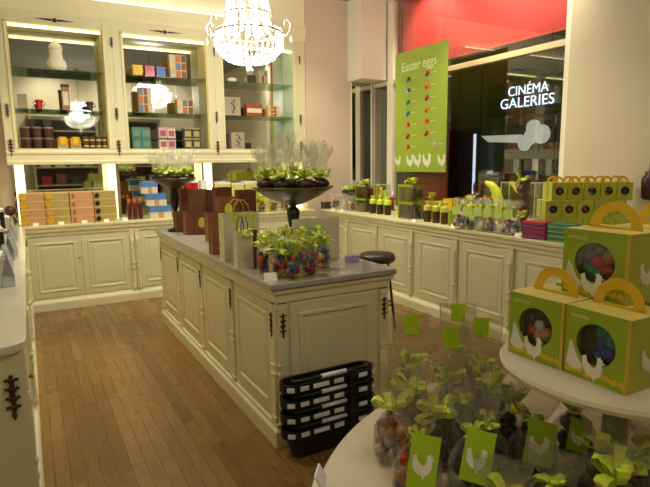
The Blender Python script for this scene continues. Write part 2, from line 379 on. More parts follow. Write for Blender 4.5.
# island
isl = thing('island_counter', 'long cream panelled island counter in the middle of the shop', 'counter', (1.456, 3.87, 0))
ix0, ix1, iy0, iy1 = 1.10-1.456, 1.82-1.456, 2.505-3.87, 5.245-3.87
MB().box(ix0, ix1, iy0, iy1, 0, .88).build('carcass', CREAM, isl)
def ringmb(prof):
    return MB().loops([[(ix0-o, iy0-o, z), (ix1+o, iy0-o, z), (ix1+o, iy1+o, z), (ix0-o, iy1+o, z)] for o, z in prof])
ringmb([(.034, 0), (.034, .09), (.022, .105), (.02, .125), (.0005, .13)]).build('plinth', CREAM2, isl)
ringmb([(.0005, .80), (.012, .81), (.014, .845), (.03, .86), (.034, .88)]).build('top_moulding', CREAM2, isl)
def placed(fn, px, py, rz):
    M = Matrix.Translation((px, py, 0)) @ Matrix.Rotation(rz, 4, 'Z'); return M
L = iy1-iy0
for k in range(4):      # long side seen from the aisle, facing -x ; local x runs towards -y
    y_top = iy1-k*L/4
    for sidex, rz, yy in ((ix0, -PI/2, y_top), (ix1, PI/2, y_top-L/4)):
        mb = MB(); mb.M = Matrix.Translation((sidex, yy, 0)) @ Matrix.Rotation(rz, 4, 'Z')
        mb.rects(.05, L/4-.05, .15, .79, DOORPROF); mb.build('side_panel', CREAM, isl)
for ex, rz in ((ix0, 0),):
    mb = MB(); mb.M = Matrix.Translation((ix0, iy0, 0)); mb.rects(.075, ix1-ix0-.075, .15, .79, [(0, 0), (0, -.010), (.05, -.010), (.056, -.02), (.07, -.02), (.082, -.005), (.105, -.005), (.11, -.009)]); mb.build('end_panel', CREAM, isl)
def post(px, py, rz=0, full=True):
    mb = MB()
    mb.M = Matrix.Translation((px, py, 0)) @ Matrix.Rotation(rz, 4, 'Z')
    mb.box(-.026, .026, -.016, .004, .13, .80)
    mb.box(-.03, .03, -.022, .004, .40, .415).box(-.03, .03, -.022, .004, .45, .465).box(-.032, .032, -.022, .004, .13, .16).box(-.03, .03, -.022, .004, .77, .80)
    mb.build('pilaster', CREAM2, isl, bevel=.003)
    o = drop_ornament(isl, px+math.sin(rz)*.02, py-math.cos(rz)*.02, .745, .95, rz)
for k in range(5):
    yy = iy1-k*L/4
    yy = min(max(yy, iy0+.03), iy1-.03); post(ix0, yy, -PI/2); post(ix1, yy, PI/2)
post(ix0+.03, iy0); post(ix1-.03, iy0)
tag(MB().box(1.053, 1.86, 2.458, 5.283, .885, .92).build('worktop', STONE, bevel=.007), 'polished grey stone worktop on the island', 'worktop')
# the moulding ring meets the slab
MB().box(ix0-.02, ix1+.02, iy0-.02, iy1+.02, .8795, .8845).build('top_batten', CREAM2, isl)

# ------------------------------------------------------------------ upper display cabinets
bays = [(-.16, .955, -.055, .86, 'left-hand tall mirrored display cabinet holding dark tins and cups'), (.955, 2.12, 1.065, 2.025, 'middle tall mirrored display cabinet holding picture boxes and tins'), (2.12, 3.37, 2.225, 3.20, 'right-hand tall mirrored display cabinet beside the pink wall')]
for i, (a, b, oa, ob, lb) in enumerate(bays):
    t = thing('wall_display_cabinet', lb, 'display cabinet', (a, YB, 1.56), 0, 'upper display cabinets'); 
    W = b-a; A = oa-a; B = ob-a; top = 3.0-1.56; bot = 1.73-1.56
    mb = MB().box(0, A, 0, .36, 0, 1.74).box(B, W, 0, .36, 0, 1.74).box(A, B, 0, .36, 0, bot).box(A, B, 0, .36, top, 1.74)
    mb.build('frame', CREAM, t, bevel=.003)
    MB().loops([[(0, -y, z), (W, -y, z), (W, 0, z), (0, 0, z)] for y, z in ((.004, 1.56), (.012, 1.575), (.012, 1.62), (.035, 1.66), (.055, 1.70), (.06, 1.735), (.06, 1.745))]).build('cornice', CREAM2, t)
    MB().loops([[(0, -y, z), (W, -y, z), (W, 0, z), (0, 0, z)] for y, z in ((.02, .0), (.024, .03), (.01, .045), (.008, .10), (.02, .115), (.02, .135), (.004, .15))]).build('bottom_rail', CREAM2, t)
    MB().rects(A-.03, B+.03, bot-.03, top+.03, [(0, 0), (0, -.01), (.012, -.014), (.024, -.01), (.03, 0)]) if False else None
    # thin bead round the opening
    q = MB()
    for x0, x1, zz0, zz1 in ((A-.02, A, bot-.0, top+.02), (B, B+.02, bot-.0, top+.02), (A-.02, B+.02, top, top+.02)): q.box(x0, x1, -.012, -.0005, zz0, zz1)
    q.build('opening_bead', CREAM2, t, bevel=.003)
    MB().box(A, B, .335, .345, bot, top).build('mirror_back', MIRROR, t)
    for q0, q1 in ((A+.0005, A+.012), (B-.012, B-.0005)): MB().box(q0, q1, .01, .33, bot+.001, top-.001).build('side_lining', NICHE if i < 2 else mat('pale_green_lining', (190, 206, 170), .35), t)
    MB().box(A+.02, B-.02, .02, .05, top-.026, top-.008).build('light_strip', STRIP, t)
    for z in (2.15-1.56, 2.565-1.56): 
        MB().box(A+.013, B-.013, .035, .33, z-.008, z).build('glass_shelf', GLASS, t)
    wide_ornament(t, (A+B)/2, -.016, 1.50, .95)
    for xx in ((W,) if i < 2 else (W-.09,)): 
        xx = (B+W+ (bays[i+1][2]-bays[i+1][0] if i < 2 else 0))/2 if i < 2 else W-.09
        drop_ornament(t, xx-.0 if i == 2 else W-.001, -.018, 1.38, .8); drop_ornament(t, xx if i == 2 else W-.001, -.018, .62, 1.0); drop_ornament(t, xx if i == 2 else W-.001, -.018, .26, 1.2)
    if i == 0: drop_ornament(t, .05, -.018, .62, 1.0); drop_ornament(t, .05, -.018, .26, 1.2)
    # niche under it: low mirror and lit columns
    MB().box(.03, W-.03, .335, .345, -.635, -.002).build('low_mirror', MIRROR, t)
    for xx in ((.10, 1.03) if i == 0 else (1.14-.08, ) if i == 1 else (1.18,)):
        c = xx
        MB().box(c-.045, c+.045, .09, .15, -.639, -.001).build('lit_column', COLUMN, t, bevel=.004)
t = thing('cove_light', 'thin warm light tube lying on top of the display cabinets', 'light tube', (-.1, 6.47, 3.306))
MB().box(0, 2.9, -.012, .012, 0, .012).build('tube', lamp_mat('cove_tube', (255, 236, 190), 9), t)
# small camera on a rod above the cornice
t = thing('ceiling_camera', 'tiny dark camera hanging on a rod above the display cabinets', 'camera', (1.36, 6.0, 3.40))
MB().lathe([(.008, 0), (.008, .32)], 8).build('rod', DGREY, t)
MB().box(-.03, .03, -.05, .05, -.05, .0).build('camera_body', BLACK, t, bevel=.006)

# ------------------------------------------------------------------ chandeliers
def chandelier():
    t = thing('crystal_chandelier', '', 'chandelier')
    mb = MB().lathe([(.006, .65), (.006, H-2.345-.03)], 8); mb.build('suspension_rod', BRASS, t)
    MB().lathe([(.0, H-2.345-.06), (.05, H-2.345-.045), (.06, H-2.345-.002), (0, H-2.345-.002)], 16).build('ceiling_rose', BRASS, t, smooth=True)
    fr = MB()
    def ring(r, z, q=.005): fr.tube([(r*math.cos(a*PI/16), r*math.sin(a*PI/16), z) for a in range(32)], q, 6, True)
    ring(.34, .36, .009); ring(.235, .52, .007); ring(.19, .66, .006)
    fr.build('metal_frame', BRASS, t)
    # basket strands
    n = 34
    prof = [(.34-.0, .36), (.345, .33), (.345, .30), (.34, .27), (.33, .24), (.315, .21), (.293, .185), (.268, .162), (.24, .143), (.21, .128), (.175, .117), (.14, .11), (.10, .105), (.06, .102)]
    for k in range(n):
        a = 2*PI*k/n; mb = MB()
        for j, (r, z) in enumerate(prof): 
            if j > 10 and k % 2: continue
            mb.gem((r*math.cos(a), r*math.sin(a), z), .0165 if j % 2 else .0145, 1.1)
        mb.build('crystal_strand', CRYS, t)
    for k in range(20):
        a = 2*PI*k/20; mb = MB()
        for j in range(12):
            u = j/11; r = .215*(1-u)+.34*u-.05*math.sin(PI*u); z = .53*(1-u)+.37*u
            mb.gem((r*math.cos(a), r*math.sin(a), z), .013, 1.1)
        for j in range(8):
            u = j/7; r = .19*(1-u)+.225*u; z = .68*(1-u)+.54*u
            mb.gem((r*math.cos(a+.1), r*math.sin(a+.1), z), .013, 1.2)
        mb.build('upper_strand', CRYS, t)
    for k in range(8):
        a = 2*PI*k/8+.2; c, s = math.cos(a), math.sin(a)
        pts = [(.32, .35), (.38, .33), (.42, .37), (.43, .43), (.40, .47), (.37, .455), (.365, .43)]
        mb = MB().tube([(r*c, r*s, z) for r, z in pts], .007, 6); arm = mb.build('arm', CRYS, t, smooth=True)
        d = MB().gem((.43*c, .43*s, .30), .016, 2.0).gem((.43*c, .43*s, .345), .009, 1); d.build('crystal_drop', CRYS, arm)
    MB().ball((0, 0, .035), .038, n=14, m=8).gem((0, 0, .09), .018, 1.1).build('crystal_finial', CRYS, t)
    for k in range(10):
        a = 2*PI*k/10; r = .20 if k % 2 else .13
        MB().ball((r*math.cos(a), r*math.sin(a), .40), .026, 1, 1, 1.7, 10, 7).build('bulb', BULB, t, smooth=True)
    for k in range(4):
        a = 2*PI*k/4+.4
        MB().ball((.10*math.cos(a), .10*math.sin(a), .60), .026, 1, 1, 1.7, 10, 7).build('bulb', BULB, t, smooth=True)
    return t
first_or_copy(ST, 'ch', chandelier, (1.865, 4.7, 2.345), 0, 'glowing crystal chandelier hanging over the island', 'crystal chandeliers', (.90, .90, 1.0))
first_or_copy(ST, 'ch', chandelier, (1.15, .6, 2.26), .3, 'second crystal chandelier, seen only in the left cabinet mirror', 'crystal chandeliers')

# ------------------------------------------------------------------ generic goods
def carton(name, w, d, h, body, lid=None, lidh=.02, label='', cat='box', panel=None, windows=None, loc=(0, 0, 0), rz=0, group=None, band=None):
    t = thing(name, label, cat, loc, rz, group)
    hb = h-(lidh if lid else 0)
    MB().box(-w/2, w/2, -d/2, d/2, 0, hb).build('box_body', body, t, bevel=.002)
    if lid: MB().box(-w/2-.003, w/2+.003, -d/2-.003, d/2+.003, hb+.0003, h).build('lid', lid, t, bevel=.002)
    if panel: MB().box(-w/2*.7, w/2*.7, -d/2-.002, -d/2-.0004, hb*.2, hb*.8).build('paper_label', panel, t)
    if band: MB().box(-w/2*.25, w/2*.25, -d/2-.002, -d/2-.0004, .002, hb-.002).build('ribbon_band', band, t)
    return t
def tin(name, r, h, body, lid, label, loc, cat='tin', group=None, band=None):
    t = thing(name, label, cat, loc, 0, group)
    MB().lathe([(r*.96, 0), (r, .004), (r, h*.84), (r*.96, h*.85)], 20).build('tin_body', body, t, smooth=False)
    MB().lathe([(r*1.02, h*.853), (r*1.03, h*.97), (r*.9, h), (.001, h)], 20).build('lid', lid, t)
    if band: MB().lathe([(r*1.008, h*.25), (r*1.008, h*.6)], 20, cap=False).build('paper_label', band, t)
    return t
def bow_mb(mb, c, s, seed=0):
    r = random.Random(seed); c = Vector(c); n = 8
    for k in range(n):
        a = 2*PI*k/n+r.uniform(-.35, .35); el = r.uniform(-.15, 1.1); ln = s*r.uniform(.7, 1.15); w = s*r.uniform(.16, .24)
        d = Vector((math.cos(a)*math.cos(el), math.sin(a)*math.cos(el), math.sin(el))); sd = d.cross(Vector((0, 0, 1))).normalized()
        nn = sd.cross(d).normalized()*s*.24
        if k % 3 < 2:      # a loop
            P = []
            for j in range(9):
                u = 2*PI*j/8; q = (1-math.cos(u))/2; ww = w*(.25+.9*math.sin(PI*j/8)**.7)
                P.append((c+d*ln*q+nn*math.sin(u)*(.4+.6*q), ww))
        else:              # a loose tail with a notch end
            P = [(c+d*ln*1.15*u+nn*.6*math.sin(u*3+k), w*(.25+.75*u)) for u in (0, .25, .5, .75, 1.0)]
        V = [[mb.v(p-sd*q), mb.v(p+sd*q)] for p, q in P]
        for A_, B_ in zip(V, V[1:]): mb.f([A_[0], A_[1], B_[1], B_[0]])
    return mb
def frill(mb, c, r0, r1, h, n=26, seed=0, levels=4):
    r = random.Random(seed); L = []; ph = [r.uniform(0, 6.28) for _ in range(3)]
    fold = [r.uniform(-.4, .4) for _ in range(n)]; top = [r.uniform(-.3, .25) for _ in range(n)]
    for j in range(levels+1):
        u = j/levels; rr = r0+(r1-r0)*u**.8
        row = []
        for k in range(n):
            a = 2*PI*k/n; q = 1+u*(fold[k]+.2*math.sin(2*a+ph[0])+r.uniform(-.12, .12))
            row.append((c[0]+rr*q*math.cos(a+.2*u*math.sin(ph[1]+k)), c[1]+rr*q*math.sin(a+.2*u*math.sin(ph[2]+k)), c[2]+h*u*(1+top[k]*u)))
        L.append(row)
    return mb.loops(L, cap=False)
def bunny(mb, c, s, rz=0):
    M0 = mb.M.copy(); mb.M = mb.M @ Matrix.Translation(c) @ Matrix.Rotation(rz, 4, 'Z')
    mb.ball((0, 0, .28*s), .28*s, 1, .85, 1.05, 12, 8); mb.ball((0, -.06*s, .66*s), .18*s, 1, 1, 1, 12, 8)
    for q in (-1, 1):
        mb.ball((q*.09*s, 0, .95*s), .055*s, 1, .6, 3.2, 8, 8); mb.ball((q*.16*s, -.2*s, .1*s), .1*s, 1, 1.4, .8, 8, 6); mb.ball((q*.17*s, -.2*s, .38*s), .065*s, 1, 1, 1.6, 8, 6)
    mb.ball((0, .27*s, .2*s), .09*s, n=8, m=6); mb.ball((0, -.23*s, .62*s), .06*s, n=8, m=6)
    mb.M = M0; return mb
def henfig(mb, c, s, rz=0):
    M0 = mb.M.copy(); mb.M = mb.M @ Matrix.Translation(c) @ Matrix.Rotation(rz, 4, 'Z')
    mb.ball((0, 0, .26*s), .26*s, 1.35, .9, .95, 12, 8); mb.ball((-.33*s, 0, .46*s), .15*s, .9, .6, 1.6, 10, 6)
    mb.ball((.27*s, 0, .55*s), .14*s, .8, .8, 1.6, 10, 8); mb.ball((.3*s, 0, .78*s), .11*s, 1, .9, 1, 10, 6)
    mb.ball((.28*s, 0, .9*s), .05*s, 1.5, .4, 1, 8, 5); mb.ball((.42*s, 0, .77*s), .035*s, 1.6, .7, .7, 8, 5); mb.lathe([(.22*s, 0), (.25*s, .06*s), (.15*s, .1*s)], 12)
    mb.M = M0; return mb
def price_card(px, py, label, z=.92, s=.05, rz=0, group='small white price cards', dx=0):
    p = on(px, py, z); p = (p[0]+dx, (6.275 if p[1] > 6.1 and p[0] < 3 else p[1]), p[2])
    def mk():
        t = thing('price_card', '', 'price card')
        MB().loops([[(-.5*s, 0, 0), (.5*s, 0, 0), (.5*s, .004, 0), (-.5*s, .004, 0)], [(-.5*s, .018, .6*s), (.5*s, .018, .6*s), (.5*s, .022, .6*s), (-.5*s, .022, .6*s)]]).build('card_face', WHITE, t)
        MB().box(-.5*s, .5*s, .005, .03, 0, .001).build('card_foot', WHITE, t); return t
    return first_or_copy(ST, ('pc', s), mk, p, rz, label, group)

# egg bag: square cello bag full of foil eggs, lime bow
def egg_bag(seed, w=.075, h=.10, name='egg_bag'):
    r = random.Random(seed); t = thing(name, '', 'bag of chocolate eggs')
    mb = MB()
    for k in range(48):
        side = r.random(); x = r.uniform(-w/2+.016, w/2-.016); y = r.uniform(-w/2+.016, w/2-.016)
        if side < .4: y = -w/2+.017
        elif side < .7: x = -w/2+.017
        elif side < .8: x = w/2-.017
        mb.mi = r.randrange(len(FOILS)); mb.ball((x, y, .016+r.uniform(0, h-.025)), .0165, r.uniform(.8, 1.1), 1, r.uniform(.8, 1.3), 8, 6)
    e = mb.build('foil_eggs', FOILS, t, smooth=True); e['kind'] = 'stuff'
    MB().loops([[(-a, -a, z), (a, -a, z), (a, a, z), (-a, a, z)] for a, z in ((w/2, 0), (w/2+.002, h*.5), (w/2, h), (w*.14, h+.03))], cap=False).build('cellophane', ACRYL, t)
    MB().box(-w/2+.001, w/2-.001, -w/2+.001, w/2-.001, .0, .006).build('card_base', GREEN, t)
    frill(MB(), (0, 0, h+.03), .01, .045, .06, seed=seed).build('cellophane_top', CELLO, t)
    bow_mb(MB(), (0, 0, h+.025), .066, seed).build('bow', LIME, t, solid=.0008); bow_mb(MB(), (0, 0, h+.06), .05, seed+7).build('bow', LIME, t, solid=.0008); return t
eggspots = [(265, 273), (278, 278), (293, 279), (309, 276), (322, 270), (276, 266), (302, 265), (288, 262), (318, 261)]
for k, (px, py) in enumerate(eggspots):
    e = egg_bag(k+20, .078, .13); x, y, z = on(px, py); e.location = (x, y, z); e.rotation_euler.z = rnd.uniform(-.2, .2)
    e['group'] = 'bags of foil eggs on the island'
    e['label'] = 'clear bag of foil chocolate eggs with lime bow, ' + ['front row far left', 'front row second from left', 'front row third from left', 'front row second from right', 'front row far right', 'behind two leftmost bags', 'behind two rightmost bags', 'middle of back row', 'right end of back row'][k]
price_card(271, 281, 'white price card at the near corner of the island', s=.07, rz=-.2)

# footed bowls
def footed_bowl(label, loc, R, h, seed, scale_fill=1, tall=.16, nfill=9):
    t = thing('footed_bowl', label, 'bowl', loc)
    MB().lathe([(.075, 0), (.078, .008), (.055, .02), (.02, .035), (.013, .06), (.014, h*.38), (.03, h*.44), (.042, h*.58), (.044, h*.66), (.03, h-R*.42-.02), (.018, h-R*.42-.01), (.03, h-R*.42)], 20).build('stem', BLACK, t, smooth=True)
    MB().lathe([(.02, h-R*.42), (.06, h-R*.41), (R*.36, h-R*.35), (R*.66, h-R*.21), (R*.88, h-R*.07), (R, h+.002), (R, h+.008), (R*.9, h+.001), (R*.7, h-.012), (R*.3, h-.014), (.001, h-.014)], 32, cap=False).build('dish', mat('dark_pewter', (104, 92, 66), .3, metal=.6), t, smooth=True)
    eg = []
    for k in range(nfill):
        a = 2*PI*k/(nfill-1); rr = R*.68 if k else 0
        x, y = rr*math.cos(a), rr*math.sin(a)
        g = thing('chocolate_nest', '', 'chocolate', (loc[0]+x, loc[1]+y, loc[2]+h-.011), a, 'cellophane wrapped chocolates in '+label[:28])
        s = .055*scale_fill
        mb = MB().ball((0, 0, s*.62), s, 1.15, 1, .62, 12, 7); mb.build('chocolate_shell', DCHOC, g, smooth=True)
        bow_mb(MB(), (0, 0, s*1.35), s*1.35, seed+k).build('bow', LIME, g, solid=.0008)
        frill(MB(), (0, 0, s*1.3), .014, s*1.3, tall*(.9+.5*rnd.random()), seed=seed+k, levels=5).build('cellophane', CELLO, g)
        eg.append(g)
    return t, eg
def order_words(k): return ['centre', 'right', 'back right', 'back', 'back left', 'left', 'front left', 'front', 'front right', 'ninth'][k]
b1, e1 = footed_bowl('wide dark footed bowl of wrapped chocolates on near end of island', (1.55, 3.2, .92), .275, .46, 100, 1.1, .17)
for k, g in enumerate(e1): g['label'] = 'dark chocolate in flared cellophane with lime bow, at the %s of near footed bowl' % order_words(k)
b2, e2 = footed_bowl('smaller dark footed bowl of wrapped chocolates on far end of island', (1.20, 5.03, .92), .21, .49, 200, .9, .14, 7)
for k, g in enumerate(e2): g['label'] = 'lime-bowed wrapped chocolate at the %s of the far island bowl' % ['centre', 'right', 'back right', 'back left', 'left', 'front left', 'front right'][k]
p = on(338, 199); b3, e3 = footed_bowl('low dark footed bowl of chocolates at far end of window counter', (3.80, 6.0, .92), .15, .22, 300, .8, .09, 6)
for k, g in enumerate(e3): g['label'] = 'wrapped dark chocolate at the %s of the low bowl by pink wall' % ['centre', 'right', 'back', 'left', 'front left', 'front'][k]

# shelving behind the camera, seen in the cabinet mirrors
def wall_shelf():
    t = thing('wall_shelving', '', 'shelving')
    MB().box(-.72, .72, -.02, 0, 0, 2.7).build('back_board', mat('walnut_back', (60, 46, 38), .6), t)
    MB().box(-.76, -.72, -.02, .32, 0, 2.75).build('side_board', CREAM, t); MB().box(.72, .76, -.02, .32, 0, 2.75).build('side_board', CREAM, t)
    MB().box(-.80, .80, -.02, .36, 2.75, 2.85).build('cornice', CREAM2, t)
    for z in (.1, .6, 1.05, 1.5, 1.95, 2.4): MB().box(-.7195, .7195, .0005, .31, z, z+.025).build('shelf', CREAM, t)
    return t
for k, x in enumerate((.95, 2.55)):
    first_or_copy(ST, 'ws', wall_shelf, (x, -1.57, 0), 0, 'cream shelving behind the camera, %s of two, seen in the low mirrors' % ['nearer the left wall', 'nearer the window side'][k], 'shelving behind the camera')
    for r, z in enumerate((.625, 1.075, 1.525, 1.975)):
        for c in range(4):
            mm = [PYEL, DTIN, TAUPE, RED, GREEN, BROWN, IVORY, DGREY][(r*3+c*2+k) % 8]
            carton('gift_box', .22, .2, .16+.05*((r+c) % 3), mm, None, 0, '%s box on shelving behind the camera, %s shelf, %s' % (mm.name.replace('_card', '').replace('_', ' '), ['lowest filled', 'second', 'third', 'top filled'][r], ['first', 'second', 'third', 'fourth'][c] + (' from left wall side' if k == 0 else ' on the window side')), loc=(x-.5+.33*c, -1.40, z+.0003), group='boxes on the shelving behind the camera')
# brown gift bags on the island
def gift_bag(w, d, h, m, label, loc, rz=0, handle=None, eggm=None, bow=False, group='gift bags on the island', name='gift_bag', pattern=None, tissue=None):
    t = thing(name, label, 'gift bag', loc, rz, group)
    L_ = lambda q, z: [(-w/2, -d/2, z), (w/2, -d/2, z), (w/2, -d/2*q, z) if False else (w/2-.0, 0, z), (w/2, d/2, z), (-w/2, d/2, z), (-w/2, 0, z)]
    mb = MB()
    def loop(z, pinch): return [(-w/2, -d/2, z), (w/2, -d/2, z), (w/2-pinch, 0, z), (w/2, d/2, z), (-w/2, d/2, z), (-w/2+pinch, 0, z)]
    R = [[mb.v(p) for p in loop(z, q)] for z, q in ((0, .0), (h*.4, .008), (h, .02))]
    for a, b in zip(R, R[1:]):
        for i in range(6): mb.f([a[i], a[(i+1) % 6], b[(i+1) % 6], b[i]])
    mb.f(list(reversed(R[0])))
    mb.build('bag_body', m, t, solid=.002)
    if handle:
        for s in (-1, 1):
            MB().tube([(-w*.22, s*d/2, h-.01), (-w*.2, s*d/2, h+.05), (-w*.08, s*d/2*.9, h+.085), (w*.08, s*d/2*.9, h+.085), (w*.2, s*d/2, h+.05), (w*.22, s*d/2, h-.01)], .003, 6).build('handle', handle, t, smooth=True)
    if eggm:
        mb = MB(); mb.M = Matrix.Translation((0, -d/2-.004, h*(.72 if eggm is LIME else .55))) @ Matrix.Rotation(PI/2, 4, 'X'); mb.lathe([(.032, 0), (.032, .002)], 18, sy=1.5); mb.build('egg_sticker', eggm, t)
    if bow: bow_mb(MB(), (0, -d/2-.002, h-.02), .05, 5).build('bow', LIME, t, solid=.001)
    return t
def isl_x(px, y): return at(px, 150, 1, y).x
bags = [ # px left, px right, y depth, bottom px row, top px row, label, egg
    (177, 188, 5.15, 0, .30, 'small plain brown gift bag standing at the far left of the island', None),
    (187, 207, 4.98, 0, .52, 'tall brown gift bag at the back of the left group', None),
    (206, 213, 4.90, 0, .51, 'slim brown gift bag squeezed behind the left group', None),
]
gb = lambda x, y, w, d, h, lb, z=.92, **k: gift_bag(w, d, h, k.pop('m', BROWN), lb, (x, y, z), k.pop('rz', -.12), **k)
def bag_at(pl, pr, top, Y, lb, d=.09, **k):
    a, b = at(pl, 220, 1, Y), at(pr, 220, 1, Y); pc = (pl+pr)/2; h = at(pc, top, 1, Y).z-.92
    gb((a.x+b.x)/2, Y+d/2, (b.x-a.x)*.97, d, h, lb, **k)
bag_at(175.7, 185, 211.5, 4.92, 'smallest plain brown gift bag at far left of the brown group', d=.10, rz=0)
bag_at(185.4, 196, 212, 4.66, 'low brown gift bag at front left of the brown group', d=.10, rz=0)
bag_at(196, 207, 212.5, 4.62, 'low brown gift bag with oval lime egg sticker beside it', d=.10, eggm=PYEL, rz=0)
bag_at(182, 191, 188.5, 5.06, 'tall brown gift bag at back left of the brown group', rz=0)
bag_at(191.5, 208, 189.5, 4.84, 'tall broad brown gift bag above the low ones', rz=0)
bag_at(208.5, 215, 190, 4.82, 'narrow dark brown gift bag beside the tall broad bag', m=BROWN2, rz=0, d=.12)
bag_at(216, 233, 187.5, 4.55, 'tall dark brown gift bag behind the lime egg bag', m=BROWN2, rz=0)
bag_at(219.5, 238, 197, 4.12, 'brown gift bag with large lime egg sticker under its rim', eggm=LIME, rz=0)
bag_at(239, 257, 190, 4.20, 'dark brown gift bag right of the lime egg bag', m=BROWN2, rz=0)
bag_at(207.5, 218, 213.5, 4.15, 'low brown gift bag in the middle of the island', rz=0)
bag_at(211.5, 222.5, 223.5, 3.50, 'slim low brown gift bag left of the patterned bag', rz=0)
# lime patterned box
def lime_pattern():
    m = mat('lime_white_pattern', (190, 200, 90), .5)
    N = m.node_tree.nodes; L = m.node_tree.links; b = N['Principled BSDF']
    ck = N.new('ShaderNodeTexVoronoi'); ck.inputs['Scale'].default_value = 22
    tc = N.new('ShaderNodeTexCoord'); L.new(tc.outputs['Object'], ck.inputs['Vector'])
    rp = N.new('ShaderNodeValToRGB'); rp.color_ramp.interpolation = 'CONSTANT'; rp.color_ramp.elements[0].color = (*lin((196, 206, 60)), 1); rp.color_ramp.elements[1].position = .42; rp.color_ramp.elements[1].color = (*lin((206, 204, 180)), 1)
    L.new(ck.outputs['Distance'], rp.inputs[0]); L.new(rp.outputs[0], b.inputs['Base Color']); return m
LP = lime_pattern()
a_, b_ = at(223.5, 220, 1, 3.20), at(259, 220, 1, 3.20)
gb((a_.x+b_.x)/2, 3.25, (b_.x-a_.x), .10, at(240, 213.5, 1, 3.2).z-.92, 'lime and white patterned gift bag with yellow cord handles', m=LP, handle=YEL, rz=0)
a_, b_ = at(236, 220, 1, 2.93), at(252, 220, 1, 2.93)
gb((a_.x+b_.x)/2, 2.965, (b_.x-a_.x), .07, at(244, 232, 1, 2.93).z-.92, 'ivory gift bag with brown side and lime bow beside egg bags', m=IVORY, bow=True, rz=0, handle=BROWN2)
t = thing('brown_gift_box', 'narrow brown upright box pressed against the ivory bag', 'box', ((a_.x+b_.x)/2+(b_.x-a_.x)/2+.018, 2.965, .92), 0)
MB().box(-.012, .012, -.034, .034, 0, .23).build('box_body', BROWN2, t, bevel=.002)
t = thing('display_board', 'cream upright board standing behind the foil egg bags', 'board', (1.60, 2.97, .92), .0)
MB().box(-.17, .17, -.006, .006, 0, .27).build('board_panel', IVORY, t, bevel=.002)
MB().box(-.12, .12, .007, .07, 0, .05).build('board_foot', IVORY, t, bevel=.002)

# lilac holder with wire clip, by the right edge of island
t = thing('card_clip_holder', 'lilac block with a thin wire clip at right edge of island', 'card holder', on(352, 262))
MB().box(-.04, .04, -.025, .025, 0, .045).build('block', LILAC, t, bevel=.004)
MB().tube([(0, 0, .045), (-.004, 0, .11), (-.014, 0, .18), (-.02, 0, .22), (-.012, 0, .235)], .0014, 6).build('wire', mat('steel_wire', (170, 165, 160), .3, metal=1), t)
# stool
t = thing('round_stool', 'dark round stool between the island and the window counter', 'stool', (2.74, 3.92, 0))
MB().lathe([(.15, .64), (.165, .66), (.165, .69), (.15, .715), (.05, .725), (.001, .725)], 28).build('seat', mat('dark_leather', (52, 42, 36), .4), t, smooth=True)
for k in range(4):
    a = PI/4+k*PI/2; MB().tube([(.10*math.cos(a), .10*math.sin(a), .65), (.17*math.cos(a), .17*math.sin(a), 0)], .012, 8).build('leg', DGREY, t)
MB().tube([(.14*math.cos(a*PI/12), .14*math.sin(a*PI/12), .25) for a in range(24)], .007, 6, True).build('foot_ring', DGREY, t)

# ------------------------------------------------------------------ stacked shopping baskets
def rrect(w, d, r, n=6):
    P = []
    for cx, cy, a0 in ((w/2-r, -d/2+r, -PI/2), (w/2-r, d/2-r, 0), (-w/2+r, d/2-r, PI/2), (-w/2+r, -d/2+r, PI)):
        for k in range(n+1):
            a = a0+k*PI/2/n; P.append((cx+r*math.cos(a), cy+r*math.sin(a)))
    return P
BW, BD = .57, .135
SLOT = mat('white_rim_insert', (222, 222, 230), .4)
def basket():
    t = thing('shopping_basket', '', 'shopping basket')
    rr = rrect(BW, BD, .067); ri = rrect(BW-.03, BD-.03, .052); rb = rrect(BW-.12, BD-.05, .042)
    mb = MB()
    Ls = [[(x, y, .045) for x, y in rb], [(x, y, .19) for x, y in ri]]
    Ls2 = [[(x*.985, y*.975, .188) for x, y in ri], [(x*.985, y*.975, .051) for x, y in rb]]
    mb.loops(Ls+Ls2, cap=True); mb.build('basket_body', BLACK, t)
    mb = MB(); mb.loops([[(x, y, .165) for x, y in ri], [(x, y, .165) for x, y in rr], [(x, y, .21) for x, y in rr], [(x, y, .21) for x, y in ri], [(x, y, .165) for x, y in ri]], cap=False)
    mb.build('rim', BLACK, t)
    # white inserts on the rim
    def seg(x0, x1, y, z, zz): MB().box(x0, x1, y-.006, y, z, zz).build('rim_insert', SLOT, t, bevel=.003)
    y = -BD/2-.0005
    for x0, x1 in ((-.205, -.155), (-.13, -.035), (-.005, .055), (.15, .205)): seg(x0, x1, y, .176, .201)
    for s in (-1, 1):
        for a in (.55,):
            mb = MB(); ang = -PI/2+s*a
            cx, cy = s*(BW/2-.067), -BD/2+.067
            mb.M = Matrix.Translation((cx, cy, 0)) @ Matrix.Rotation(ang+PI/2, 4, 'Z'); mb.box(-.02, .02, -.0735, -.0675, .176, .201); mb.build('rim_insert', SLOT, t, bevel=.003)
    for s in (-1,):     # handles folded down on the rim
        h = MB(); yy = s*(BD/2-.012)
        h.tube([(-BW/2+.06, yy*.2, .222), (-BW/2+.06, yy*.8, .224), (-BW/2+.10, yy, .226), (BW/2-.10, yy, .226), (BW/2-.06, yy*.8, .224), (BW/2-.06, yy*.2, .222)], .010, 8)
        hd = h.build('handle', BLACK, t, smooth=True)
        MB().tube([(-.075, yy, .2265), (.078, yy, .2265)], .0125, 10).build('grip', SLOT, hd, smooth=True)
    MB().box(.088, .125, -BD/2-.012, -BD/2+.0, .16, .232).build('hinge', BLACK, t, bevel=.004)
    return t
